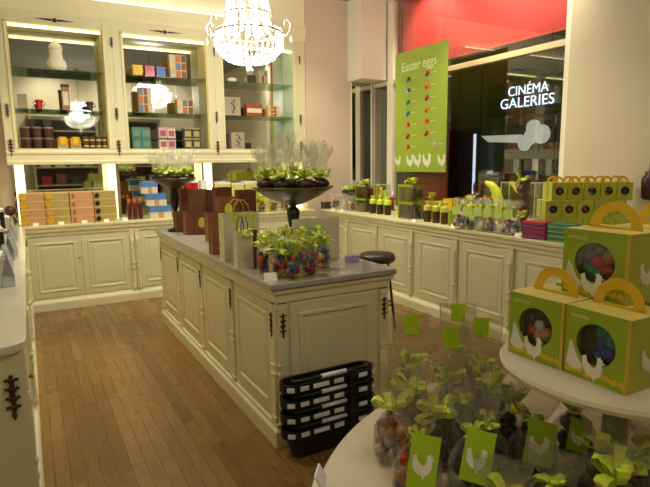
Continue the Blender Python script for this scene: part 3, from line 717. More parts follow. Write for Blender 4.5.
for k in range(4):
    o = first_or_copy(ST, 'bk', basket, (1.335, 2.365, -.045+.084*k), .0, 'black and white shopping basket, '+['bottom one of the nested stack', 'second from the floor in the nested stack', 'third from the floor in the nested stack', 'topmost of the nested stack with handles folded'][k], 'nested shopping baskets by the island')

# ------------------------------------------------------------------ back counter goods
ROWN = ['bottom', 'second from bottom', 'third from bottom', 'top']
def long_box(mbody, seal):
    def mk():
        t = thing('long_box', '', 'chocolate box'); w, h, d = .232, .085, .16
        MB().box(-w/2, w/2, -d/2, d/2, 0, h-.012).build('box_body', mbody, t, bevel=.003)
        MB().box(-w/2-.002, w/2+.002, -d/2-.003, d/2+.002, h-.0117, h).build('lid', mat('cream_gold_lid', (206, 186, 128), .5), t, bevel=.002)
        mb = MB(); mb.M = Matrix.Translation((-w/2+.035, -d/2-.004, h*.42)) 
        if seal == 'gold':
            mb.prism([(0, -.036), (.042, .006), (.036, .03), (.016, .036), (0, .02), (-.016, .036), (-.036, .03), (-.042, .006)], -.004, .003); mb.build('heart_seal', GOLD, t)
        elif seal == 'dark':
            mb.prism([(-.02, -.02), (.004, -.03), (.026, -.004), (.02, .02), (0, .03), (-.026, .01)], -.006, .003); mb.build('bow', DCHOC, t)
        else:
            mb.prism([(-.01, -.02), (.01, -.02), (.01, .02), (-.01, .02)], -.002, .003); mb.build('ribbon', mat('copper_ribbon', (150, 80, 40), .4), t)
        return t
    return mk
cols = [(.01, SALMON, 'gold', 'salmon box with gold heart, leftmost stack'), (.25, OLIVE, 'gold', 'olive-gold box with gold heart, second stack'), (.49, mat('peach_card', (204, 150, 104), .5), 'ribbon', 'peach box with copper ribbon, third stack'), (.73, OLIVE, 'dark', 'olive-gold box with dark bow, fourth stack')]
for ci, (x, mm, sl, lb) in enumerate(cols):
    for r in range(4):
        first_or_copy(ST, ('lb', ci), long_box(mm, sl), (x+.02, 6.44+.02*(r > 1), .92+.0855*r), 0, 'long %s, %s row' % (lb, ROWN[r]), 'long chocolate boxes below the left mirror')
for k, px in enumerate((36, 61, 85, 108, 128)):
    price_card(px, 226 if k < 1 else 225-k*.7, 'white price card on back counter in front of ' + ['leftmost long box stack', 'second long box stack', 'third long box stack', 'fourth long box stack', 'the dark jars'][k], s=.055) 
def tall_jar():
    t = thing('chocolate_jar', '', 'jar'); MB().lathe([(.022, 0), (.026, .01), (.026, .17), (.018, .2)], 14).build('jar_body', mat('dark_red_jar', (84, 30, 20), .3), t, smooth=True); MB().lathe([(.02, .2005), (.021, .235), (.001, .24)], 14).build('cap', ORANGE, t); return t
for k in range(3): first_or_copy(ST, 'tj', tall_jar, (1.01+.06*k, 6.42, .92), 0, 'dark red tall jar with orange cap, %s of three by the blue boxes' % ['leftmost', 'middle', 'rightmost'][k], 'tall dark jars on the back counter')
bb = [(1.35, 0, .24), (1.31, 1, .22), (1.24, 2, .17)]
for x, r, w in bb: carton('gift_box', w, .14, .145, IVORY, LBLUE, .07, 'cream gift box with deep blue lid, %s of the blue stack on back counter' % ['bottom', 'middle', 'top'][r], 'box', loc=(x, 6.42, .92+.146*r), group='blue lidded boxes', band=SALMON)
for k, (x, w, h, mm, lm, lb) in enumerate([(1.58, .14, .14, IVORY, SALMON, 'cream box with salmon lid behind the far bowl stem'), (1.78, .2, .3, TAUPE, BROWN, 'tall taupe box with brown lid behind the brown gift bags'), (1.97, .16, .16, IVORY, WHITE, 'plain ivory box behind the tall brown bags')]):
    carton('gift_box', w, .14, h, mm, lm, .03, lb, loc=(x, 6.42, .92), group='boxes behind the island goods')
for k in range(3): carton('gift_box', .07, .10, .12, RED, WHITE, .02, 'small red box with white lid, %s of three on tall boxes' % ['left', 'middle', 'right'][k], loc=(1.70+.078*k, 6.42, 1.2202 if k < 2 else 1.2202), group='small red boxes') if k < 2 else None
carton('gift_box', .07, .10, .42, RED, WHITE, .30, 'tall red box with white lid between brown bag tops', loc=(1.93, 6.58, .92), group='small red boxes')
for k in range(4): carton('gift_box', .16, .14, .40-.02*(k % 2), PYEL, WHITE, .03, 'pale yellow upright box with white lid, %s in the row below middle shelf' % ['first', 'second', 'third', 'fourth'][k], loc=(2.15+.175*k, 6.46, .92), group='pale yellow boxes on back counter')
for k in range(3):
    e = egg_bag(60+k, .09, .12); e.location = (2.62+.17*k, 6.36+.0*k, .92); e['group'] = 'egg bags on the back counter'; e['label'] = 'lime-bowed egg bag on back counter near window, %s of three' % ['left', 'middle', 'right'][k]
for e in (0,):
    for o in bpy.data.objects:
        pass
# dark balls beside the left-most stack
for k in range(2): tag(MB().ball((0, 0, .055), .055, n=14, m=9).build('chocolate_ball', CHOC, smooth=True, loc=(-.175, 6.42, .92+.11*k)), ['lower dark chocolate ball beside the long boxes', 'upper dark chocolate ball beside the long boxes'][k], 'chocolate', 'chocolate balls')

# ------------------------------------------------------------------ shelf goods (upper cabinets)
S0, S1, S2 = 1.731, 2.1505, 2.5655; YS = 6.63
# bay 1
t = thing('lidded_jar', 'white porcelain jar with domed lid on the top left shelf', 'jar', (.395, YS, S2))
MB().lathe([(.06, 0), (.085, .01), (.1, .05), (.095, .10), (.07, .13), (.062, .2), (.066, .22)], 24).build('jar_body', mat('porcelain', (232, 228, 206), .2), t, smooth=True)
MB().lathe([(.07, .221), (.066, .26), (.045, .29), (.015, .305), (.014, .32), (.001, .325)], 24).build('lid', mat('porcelain', (232, 228, 206), .2), t, smooth=True)
def cup(label, x, m, z=S1, r=.035, h=.095, n=1):
    t = thing('coffee_cup', label, 'cup', (x, YS-.05, z)); MB().lathe([(r*.7, 0), (r*1.15, h), (r*1.05, h), (r*.6, .006), (.001, .006)], 18, cap=False).build('cup_body', m, t, smooth=True)
    for s in (-1, 1): MB().tube([(s*r*.95, 0, h*.8), (s*r*1.6, 0, h*.75), (s*r*1.6, 0, h*.5), (s*r*.85, 0, h*.4)], .005, 6).build('handle', m, t, smooth=True)
cup('red two-handled cup on the middle shelf, left cabinet', .19, RED); cup('dark two-handled cup on the middle shelf, left cabinet', .69, DTIN)
carton('gift_box', .09, .12, .15, TAUPE, None, 0, 'grey box at left end of the middle shelf, left cabinet', loc=(.035, YS, S1))
carton('tube_box', .075, .06, .27, mat('cocoa_print', (150, 110, 80), .5, var=.4, scale=30), DTIN, .03, 'tall narrow cocoa box on middle shelf, left cabinet', loc=(.45, YS-.05, S1), panel=IVORY)
k = 0
for r in range(2):
    for c in range(3):
        tin('cocoa_tin', .052, .115, DTIN, mat('tin_lid', (140, 116, 96), .3), 'big dark cocoa tin, %s row, %s of three, left cabinet' % (['lower', 'upper'][r], ['left', 'middle', 'right'][c]), (.035+.108*c, YS-.04, S0+.1155*r), group='dark cocoa tins')
for c in range(2):
    t = thing('round_box', 'flat dark round box standing on edge, %s, on the cocoa tins' % ['left', 'right'][c], 'round box', (.09+.16*c, YS-.04, S0+.2315+.042)); mb = MB(); mb.M = Matrix.Rotation(PI/2, 4, 'X'); mb.lathe([(.042, -.012), (.042, .012)], 22); mb.build('box_body', DGREY, t); mb = MB(); mb.M = Matrix.Rotation(PI/2, 4, 'X'); mb.lathe([(.03, .0125), (.03, .015)], 22); mb.build('lid', DTIN, t)
for c in range(2):
    t = thing('gold_cracker_box', 'gold paper wrapped box on clear stand, %s of two, left cabinet' % ['left', 'right'][c], 'box', (.385+.13*c, YS-.04, S0)); MB().box(-.055, .055, -.04, .04, 0, .03).build('stand', mat('grey_stand', (150, 150, 140), .3), t, bevel=.002); MB().lathe([(.055, .0303), (.058, .06), (.05, .12), (.03, .13)], 8, ph=PI/8).build('paper_wrap', GOLD, t)
for r in range(2):
    for c in range(4):
        tin('small_tin', .029, .066, DTIN, BRASS, 'little dark tin with pale label, %s row, number %s from left, left cabinet' % (['lower', 'upper'][r], ['one', 'two', 'three', 'four'][c]), (.62+.066*c, YS-.06, S0+.0665*r), group='little dark tins', band=OLIVE)
# bay 2
for k, (x, mm, nm) in enumerate([(1.225, YEL, 'yellow'), (1.36, RED, 'red'), (1.49, BLUE, 'blue')]):
    carton('gift_box', .105, .1, .115, mm, mm, .03, '%s square box on top shelf of the middle cabinet' % nm, loc=(x, YS-.03, S2), group='three bright boxes')
def picture_box(label, loc, w, h, cells, group='picture boxes'):
    t = thing('picture_box', label, 'box', loc, 0, group); MB().box(-w/2, w/2, -.05, .05, 0, h).build('box_body', mat('box_tan', (206, 166, 70), .5), t, bevel=.002)
    mb = MB(); ms = [mat('pic%d' % i, c, .5, var=.4, scale=40) for i, c in enumerate([(120, 40, 30), (60, 90, 140), (206, 180, 130), (90, 60, 40), (170, 90, 50), (180, 180, 170)])]
    nx, nz = cells; cw = w/nx; ch = h/nz
    for i in range(nx):
        for j in range(nz):
            mb.mi = (i*5+j*3+int(loc[0]*10)) % 6; mb.box(-w/2+i*cw+.006, -w/2+(i+1)*cw-.006, -.052, -.0503, j*ch+.006, (j+1)*ch-.006)
    mb.build('printed_pictures', ms, t)
picture_box('large box printed with a grid of pictures, top shelf of middle cabinet', (1.70, YS, S2), .20, .27, (3, 3))
picture_box('picture-printed box on middle shelf of middle cabinet', (1.30, YS, S1), .15, .29, (3, 3))
picture_box('low dark picture box at right end of middle shelf, middle cabinet', (1.76, YS, S1), .20, .17, (3, 2))
for r in range(2):
    for c in range(2):
        carton('tea_box', .10, .1, .125, TEAL, mat('teal_lid', (50, 92, 84), .5), .015, 'teal tin box, %s %s of four in middle cabinet' % (['lower', 'upper'][r], ['left', 'right'][c]), loc=(1.17+.104*c, YS-.03, S0+.1255*r), group='teal tin boxes', panel=mat('tin_print', (110, 120, 90), .5, var=.4, scale=40))
        carton('tea_box', .095, .1, .125, [IVORY, PINK][(r+c) % 2], [DTIN, PINK][r], .015, 'pink and cream box, %s %s of four in middle cabinet' % (['lower', 'upper'][r], ['left', 'right'][c]), loc=(1.47+.1*c, YS-.03, S0+.1255*r), group='pink and cream boxes', panel=mat('pink_print', (150, 80, 90), .5, var=.4, scale=40))
        carton('tea_box', .10, .1, .125, mat('forest_tin', (44, 58, 46), .4), OLIVE, .015, 'dark green tin box, %s %s of four in middle cabinet' % (['lower', 'upper'][r], ['left', 'right'][c]), loc=(1.77+.104*c, YS-.03, S0+.1255*r), group='dark green tin boxes', panel=OLIVE)
# bay 3
def dotted_box(label, loc, w, h):
    t = thing('dotted_box', label, 'box', loc, 0, 'taupe dotted boxes'); MB().box(-w/2, w/2, -.05, .05, 0, h).build('box_body', TAUPE, t, bevel=.002)
    mb = MB()
    for k in range(9):
        mb.ball((rnd.uniform(-.02, .035), -.0505, h*.15+h*.75*k/9), .011, 1, .15, 1, 8, 5)
    mb.build('printed_dots', DTIN, t)
dotted_box('taupe box with dark dots on top shelf, right cabinet', (2.80, YS, S2), .13, .17)
dotted_box('large taupe box with dark dots on middle shelf, right cabinet', (2.36, YS, S1), .22, .23)
dotted_box('taupe box with dark dots at the bottom of right cabinet', (2.42, YS, S0), .18, .21)
t = carton('flat_gift_box', .22, .1, .15, mat('rust_card', (150, 66, 34), .5), None, 0, 'rust red box with cream band on middle shelf, right cabinet', loc=(2.66, YS, S1)); MB().box(-.1, .1, -.053, -.0505, .045, .10).build('cream_band', IVORY, t)
picture_box('small dark box with red and white print on middle shelf, right cabinet', (2.93, YS, S1), .17, .14, (4, 3), 'picture boxes')
carton('gift_box', .07, .08, .08, DTIN, None, 0, 'tiny dark box at bottom of the right cabinet', loc=(2.57, YS, S0))
tag(MB().ball((0, 0, .03), .05, 1.3, 1, .6).build('dish', mat('porcelain', (232, 228, 206), .2), smooth=True, loc=(2.38, YS-.02, S2)), 'small white dish at left end of top shelf, right cabinet', 'dish')

# ------------------------------------------------------------------ poster in the window, curved brown screen
t = thing('hanging_poster', 'large lime Easter eggs poster hanging in the shop window', 'poster', (4.05, 4.945, 1.42))
PW, PH = .93, 1.41
mb = MB(); mb.M = Matrix(((1, 0, 0, 0), (0, 1, 0, 0), (0, 0, 1, 0), (0, 0, 0, 1))); mb.box(0, .004, -PW/2, PW/2, 0, PH); mb.build('poster_sheet', mat('poster_lime', (140, 160, 52), .35, var=.03), t)
text('poster_title', 'Easter eggs', .15, mat('poster_pale', (206, 214, 160), .5), t, Matrix.Translation((-.002, .03, PH-.225)) @ FACE_NX, .0005, .62, bold=.001)
for k in range(14):
    row = k % 7 if k < 7 else k-7; yy = (.20 if k < 7 else -.14) if not (k == 13) else -.28; zz = 1.09-row*.132+(.015 if k > 6 else 0)
    mb = MB(); mb.ball((-.003, yy, zz), .03, .12, 1.1, .9, 12, 6); mb.mi = 1; mb.ball((-.004, yy+.022, zz-.018), .022, .15, 1, 1, 10, 6)
    a, b = [(8, 7), (3, 6), (7, 2), (7, 3), (0, 1), (0, 8), (0, 1), (0, 3), (1, 0), (0, 3), (1, 0), (0, 1), (0, 8), (6, 5)][k]
    mb.build('egg_picture', [FOILS[a], FOILS[b]], t, smooth=True)
    MB().box(-.0012, -.0002, yy-.14, yy-.05, zz-.004, zz+.004).build('caption_line', mat('caption_grey', (190, 204, 120), .5), t)
for yy, s in ((.40, .12), (.16, .14), (.02, .14), (-.15, .15), (-.40, .13)):
    mb = MB(); mb.M = Matrix(((0, 1, 0, 0), (-1, 0, 0, 0), (0, 0, 1, 0), (0, 0, 0, 1))); hen(mb, -yy, .13, s, -.0015, -.0002); mb.build('hen_print', mat('hen_grey_white', (206, 214, 180), .5), t)
for yy in (-.4, .4): MB().tube([(.002, yy, PH), (.002, yy, H-1.42-.002)], .0015, 5).build('wire', DGREY, t)
t = thing('curved_screen', 'glossy brown curved display screen standing behind the lime poster', 'display screen', (4.26, 5.06, .92))
MB().lathe([(1, 0), (1, 1.0)], 36, sx=.12, sy=.37).build('screen_body', mat('glossy_brown', (104, 56, 30), .25), t, smooth=False, bevel=.006)

# ------------------------------------------------------------------ window counter goods
AL = -PI/2     # facing the shop
def clear_tin_box(w=.23, d=.16, h=.17, fill=CHOC):
    def mk():
        t = thing('clear_gift_box', '', 'gift box')
        MB().box(-w/2, w/2, -d/2, d/2, 0, h).build('clear_cover', ACRYL, t)
        fr = MB()
        fr.box(-w/2, w/2, -d/2-.002, -d/2-.0005, h-.022, h).box(-w/2, -w/2+.014, -d/2-.002, -d/2-.0005, 0, h-.022)
        fr.box(-w/2-.0025, -w/2-.0005, -d/2, d/2, 0, h).build('lime_edge', GREEN, t)
        mb = MB()
        for i in range(4):
            for j in range(2): mb.lathe([(.024, .006), (.027, .012), (.027, h*.74), (.02, h*.8)], 12, (-w/2+.03+i*(w-.06)/3, -d/2+.035+j*.07, 0))
        mb.build('chocolate_pieces', fill, t, smooth=True); return t
    return mk
def cgb(px, py, lb, z=.92, rz=AL-.0, key='a', fill=CHOC, scale=None, dx=0):
    x, y, _ = on(px, py, .92); return first_or_copy(ST, ('cg', key), clear_tin_box(fill=fill), (x+.1+dx, y, z), rz, lb, 'clear boxes with lime edges', scale)
cgb(359, 212, 'clear lime-edged box of chocolates, lower of the two by the low bowl', key='a')
cgb(359, 212, 'clear lime-edged box of chocolates, upper of the two by the low bowl', z=.92+.1705, key='a')
cgb(404, 219, 'clear lime-edged box of dark chocolates, lower of the two beneath poster', key='b', fill=DCHOC, scale=1.1)
cgb(404, 219, 'clear lime-edged box of dark chocolates, upper of the two beneath poster', z=.92+.1885, key='b', fill=DCHOC, scale=1.1)
for zz, px in ((1.2615, 359), (1.2955, 404)):
    x, y, _ = on(px, 212 if px == 359 else 219, .92); t = thing('ribbon_bow', 'lime ribbon bow lying on the clear boxes '+('by the low bowl' if px == 359 else 'beneath the poster'), 'bow', (x+.1, y, zz+.0)); bow_mb(MB(), (0, 0, .014), .09, 8).build('ribbon_loops', LIME, t, solid=.001)
x, y, _ = on(319, 209); carton('gift_box', .11, .1, .09, DGREY, DTIN, .02, 'small dark box at the far left end of window counter', loc=(x+.12, y+.02, .92), rz=AL)
def flower_bag(seed, fill, w=.11, h=.15, name='cellophane_bag', cat='bag of chocolates', lime=True):
    t = thing(name, '', cat)
    mb = MB(); r = random.Random(seed)
    if fill == 'hen': henfig(mb, (0, -.0, .006), .11, PI*.5); mb.build('chocolate_hen', DCHOC, t, smooth=True)
    elif fill == 'bunny': bunny(mb, (0, 0, .006), .115); mb.build('chocolate_bunny', CHOC, t, smooth=True)
    elif fill == 'white': henfig(mb, (0, 0, .006), .11, -.4); mb.build('chocolate_hen', IVORY, t, smooth=True)
    else:
        for k in range(40):
            mb.mi = r.randrange(len(FOILS)); mb.ball((r.uniform(-.035, .035), r.uniform(-.03, .03), .016+r.uniform(0, .07)), .014, n=8, m=6)
        e = mb.build('foil_eggs', FOILS, t, smooth=True); e['kind'] = 'stuff'
    MB().lathe([(w*.42, 0), (w*.5, .02), (w*.5, h*.5), (w*.42, h*.75), (w*.12, h)], 12, cap=False, sy=.8).build('cellophane', CELLO, t)
    frill(MB(), (0, 0, h), w*.12, w*.5, .055, seed=seed).build('cellophane_top', CELLO, t)
    if lime:
        mb = MB(); mb.prism([(-w*.36, h*.62), (w*.4, h*.70), (w*.34, h*1.1), (-w*.38, h*1.0)], -w*.44, -w*.44+.001); mb.build('header_card', mat('pale_lime_card', (196, 220, 110), .5), t)
        bow_mb(MB(), (0, 0, h), .04, seed).build('bow', LIME, t, solid=.0008)
    return t
kinds = ['eggs', 'hen', 'white', 'bunny', 'white', 'eggs', 'hen']
for k, px in enumerate((455, 465.5, 475, 485, 495, 505)):
    kd = ['eggs', 'hen', 'white', 'bunny', 'white', 'eggs'][k]
    x, y, _ = on(px, 228.5+(px-450)*.13, .92)
    first_or_copy(ST, ('fb', kd), lambda: flower_bag(40+k, kd, .105, .145), (x+.08, y, .92), AL, 'lime-headed bag holding %s, number %s from left in window row' % ({'eggs': 'foil eggs', 'hen': 'a dark chocolate hen', 'white': 'a white chocolate hen', 'bunny': 'a chocolate bunny'}[kd], ['one', 'two', 'three', 'four', 'five', 'six'][k]), 'clear bags along the window counter edge', 1.42)
for k, (px, py) in enumerate(((328, 209), (337, 210), (346, 211), (341, 206))):
    x, y, _ = on(px, py); first_or_copy(ST, ('gw', k % 2), lambda: flower_bag(80+k, 'white' if k % 2 else 'eggs', .11, .1, lime=False), (x+.1, y, .92), AL, 'small lime and clear bag under the low footed bowl, %s' % ['leftmost', 'second', 'third', 'rear one'][k], 'small bags by the low bowl', 1.3)
# cylinders in lime wrap
def roll(mm):
    def mk():
        t = thing('chocolate_roll', '', 'chocolate roll'); MB().lathe([(.036, 0), (.04, .006), (.04, .15), (.03, .165)], 16).build('roll_body', mm, t, smooth=True); MB().lathe([(.041, .12), (.042, .165), (.015, .185), (.03, .215)], 12, cap=False).build('wrap_top', LIME if mm == DCHOC else PYEL, t, solid=.001); return t
    return mk
for k, px in enumerate((369, 376, 383.5)):
    x, y, _ = on(px, 213.5+k*.9); first_or_copy(ST, 'r1', roll(DCHOC), (x+.06, y, .92), 0, 'dark chocolate roll in lime wrap, %s of three left of the menu card' % ['left', 'middle', 'right'][k], 'dark rolls in lime wrap')
for k, px in enumerate((423, 431.5, 440)):
    x, y, _ = on(px, 222+k*1.2); first_or_copy(ST, 'r2', roll(CHOC), (x+.06, y, .92), 0, 'brown chocolate roll with yellow wrap, %s of three beneath the brown screen' % ['left', 'middle', 'right'][k], 'brown rolls with yellow wrap')
t = thing('ribbon_strip', 'upright lime strip box at the right of brown rolls', 'box', (on(446, 226)[0]+.05, on(446, 226)[1]-.02, .92), AL); MB().box(-.015, .015, -.03, .03, 0, .155).build('box_body', GREEN, t, bevel=.002)
# menu card
x, y, _ = on(392, 216); t = thing('menu_card', 'ivory menu card with brown egg beside clear boxes', 'card', (x+.2, y+.05, .92), AL+.3)
MB().box(-.06, .06, -.003, .003, 0, .29).build('card_sheet', IVORY, t); mb = MB(); mb.M = Matrix.Translation((0, -.004, .15)) @ Matrix.Rotation(PI/2, 4, 'X'); mb.lathe([(.02, 0), (.02, .001)], 16, sy=1.7); mb.build('egg_print', CHOC, t); MB().box(-.04, .04, .003, .06, 0, .01).build('card_foot', ACRYL, t)
# red thing
x, y, _ = on(377, 212); t = thing('red_candle_dish', 'red dish with a small white figure behind the dark rolls', 'dish', (x+.3, y+.08, .92)); MB().lathe([(.05, 0), (.02, .02), (.015, .13), (.085, .16), (.09, .17), (.05, .165), (.001, .16)], 20, cap=False).build('dish', RED, t, smooth=True); MB().lathe([(.02, .162), (.025, .2), (.01, .24), (.001, .25)], 12).build('figure', WHITE, t, smooth=True)
# yellow boxed things behind
x, y, _ = on(372, 205); gift_bag(.12, .08, .30, mat('bright_yellow_bag', (206, 190, 60), .5), 'yellow upright bag behind the dark rolls', (4.0, 5.72, .92), AL, group='yellow bags on window counter')
gift_bag(.13, .08, .24, YEL, 'yellow upright bag right of the brown curved screen', (3.78, 3.98+.12, .92), AL, group='yellow bags on window counter')
gift_bag(.10, .08, .20, LIME, 'lime upright bag behind the brown rolls', (3.86, 4.34, .92), AL, group='yellow bags on window counter')
for k in range(3):
    x, y, _ = on(459+9*k, 222); t = thing('orange_topped_bag', 'bag with crumpled %s top behind the flower bags, %s' % (['orange', 'yellow', 'orange'][k], ['left', 'middle', 'right'][k]), 'bag', (x+.32, y+.16, .92)); MB().lathe([(.04, 0), (.045, .1), (.02, .18)], 12).build('bag_body', IVORY, t, smooth=True); frill(MB(), (0, 0, .18), .02, .05, .07, seed=k, n=16).build('crumpled_top', [ORANGE, YEL, ORANGE][k], t, solid=.001)
tag(MB().ball((0, 0, .04), .04, n=14, m=9).build('chocolate_ball', DCHOC, smooth=True, loc=(3.74, 4.44, .92)), 'dark chocolate ball standing by yellow bag on window counter', 'chocolate')
# bunny in front of mirror, on clear case
def clear_case(label, loc, w, d, h, rz):
    t = thing('clear_case', label, 'display case', loc, rz); MB().box(-w/2, w/2, -d/2, d/2, 0.012, h).build('clear_cover', ACRYL, t); MB().box(-w/2, w/2, -d/2, d/2, 0, .0115).build('case_base', WHITE, t, bevel=.002)
    e = MB()
    for sx in (-1, 1):
        for sy_ in (-1, 1): e.box(sx*w/2-.003, sx*w/2+.003, sy_*d/2-.003, sy_*d/2+.003, .012, h)
    for sy_ in (-1, 1): e.box(-w/2, w/2, sy_*d/2-.003, sy_*d/2+.003, h-.003, h+.003)
    e.build('case_edges', mat('case_edge', (190, 196, 180), .2), t); return t
clear_case('clear display case in front of the narrow corner mirror', (4.16, 5.9, .92), .26, .14, .32, AL+.5)
t = thing('chocolate_egg', 'big chocolate egg with lime ribbon inside the corner display case', 'chocolate egg', (4.16, 5.9, .932)); MB().lathe([(.03, 0), (.035, .05), (.012, .12), (.012, .14)], 12).ball((0, 0, .205), .06, 1, 1, 1.25, 14, 9).build('egg', CHOC, t, smooth=True); bow_mb(MB(), (0, 0, .275), .05, 2).build('bow', LIME, t, solid=.001)
# the tall ones near the right
t = thing('chocolate_bunny', 'brown chocolate rabbit figure standing behind the flower bags', 'chocolate figure', (4.12, at(478, 190, 0, 4.12).y, .92), AL+.6, 'tall chocolate figures'); bunny(MB(), (0, 0, .0), .36).build('body', CHOC, t, smooth=True)
t = thing('crescent_ornament', 'yellow-green crescent shaped wrapped egg beside the rabbit figure', 'ornament', (4.16, at(491, 190, 0, 4.16).y, .92), AL+.6); t.scale = (1.25,)*3
mb = MB(); mb.tube([(.02, 0, .02), (.05, 0, .10), (.06, 0, .18), (.04, 0, .25), (0, 0, .30), (-.05, 0, .325)], [.02, .035, .042, .04, .03, .01], 12); mb.build('crescent', mat('crescent_lime', (206, 214, 60), .35), t, smooth=True)
clear_case('clear display case holding tall chocolate figure near the pier', (4.335, 3.68, .92), .42, .12, .40, AL)
t = thing('chocolate_tower', 'tall knobbly chocolate figure with lime bow standing before clear case', 'chocolate figure', (4.12, 3.47, .92), AL+.6, 'tall chocolate figures'); t.scale = (1.0, 1.0, 1.05)
mb = MB(); z = 0
for k, (r, dx) in enumerate([(.045, 0), (.04, .01), (.05, -.012), (.042, .012), (.046, .0), (.055, -.005), (.05, .012)]):
    mb.ball((dx, 0, z+r*.8), r, 1, .9, 1.0, 12, 8); mb.ball((dx+r*.8, -.01, z+r), r*.35, n=8, m=5); mb.ball((dx-r*.8, -.01, z+r*.7), r*.35, n=8, m=5); z += r*1.28
mb.build('body', CHOC, t, smooth=True); bow_mb(MB(), (-.02, 0, z-.0), .07, 4).build('bow', LIME, t, solid=.001)
frill(MB(), (-.05, .02, z-.12), .02, .06, .1, seed=3).build('ribbon_tail', PYEL, t, solid=.001)
# bars of striped slabs
def slab(ms):
    def mk():
        t = thing('chocolate_slab', '', 'chocolate bar'); w, d, h = .20, .12, .034
        MB().box(-w/2, w/2, -d/2, d/2, 0, h).build('wrapper', ms[0], t, bevel=.004)
        mb = MB()
        mb.box(-w/2-.001, w/2+.001, -d/2-.0015, d/2+.0015, .004, .015)
        mb.build('stripes', ms[1], t); return t
    return mk
for s_, (px, py, ms, nm) in enumerate([(529, 240, (RED, BLUE), 'red and blue'), (555, 243.5, (TEAL, GREEN), 'teal and lime')]):
    x, y, _ = on(px, py)
    for k in range(4): first_or_copy(ST, ('sl', s_), slab(ms), (x+.11, y+.01-.0*k, .92+.0356*k), AL+rnd.uniform(-.04, .04)+.08, '%s striped chocolate slab, %s of its stack on window counter' % (nm, ['bottom', 'second', 'middle', 'fourth', 'top'][k]), nm+' slabs')
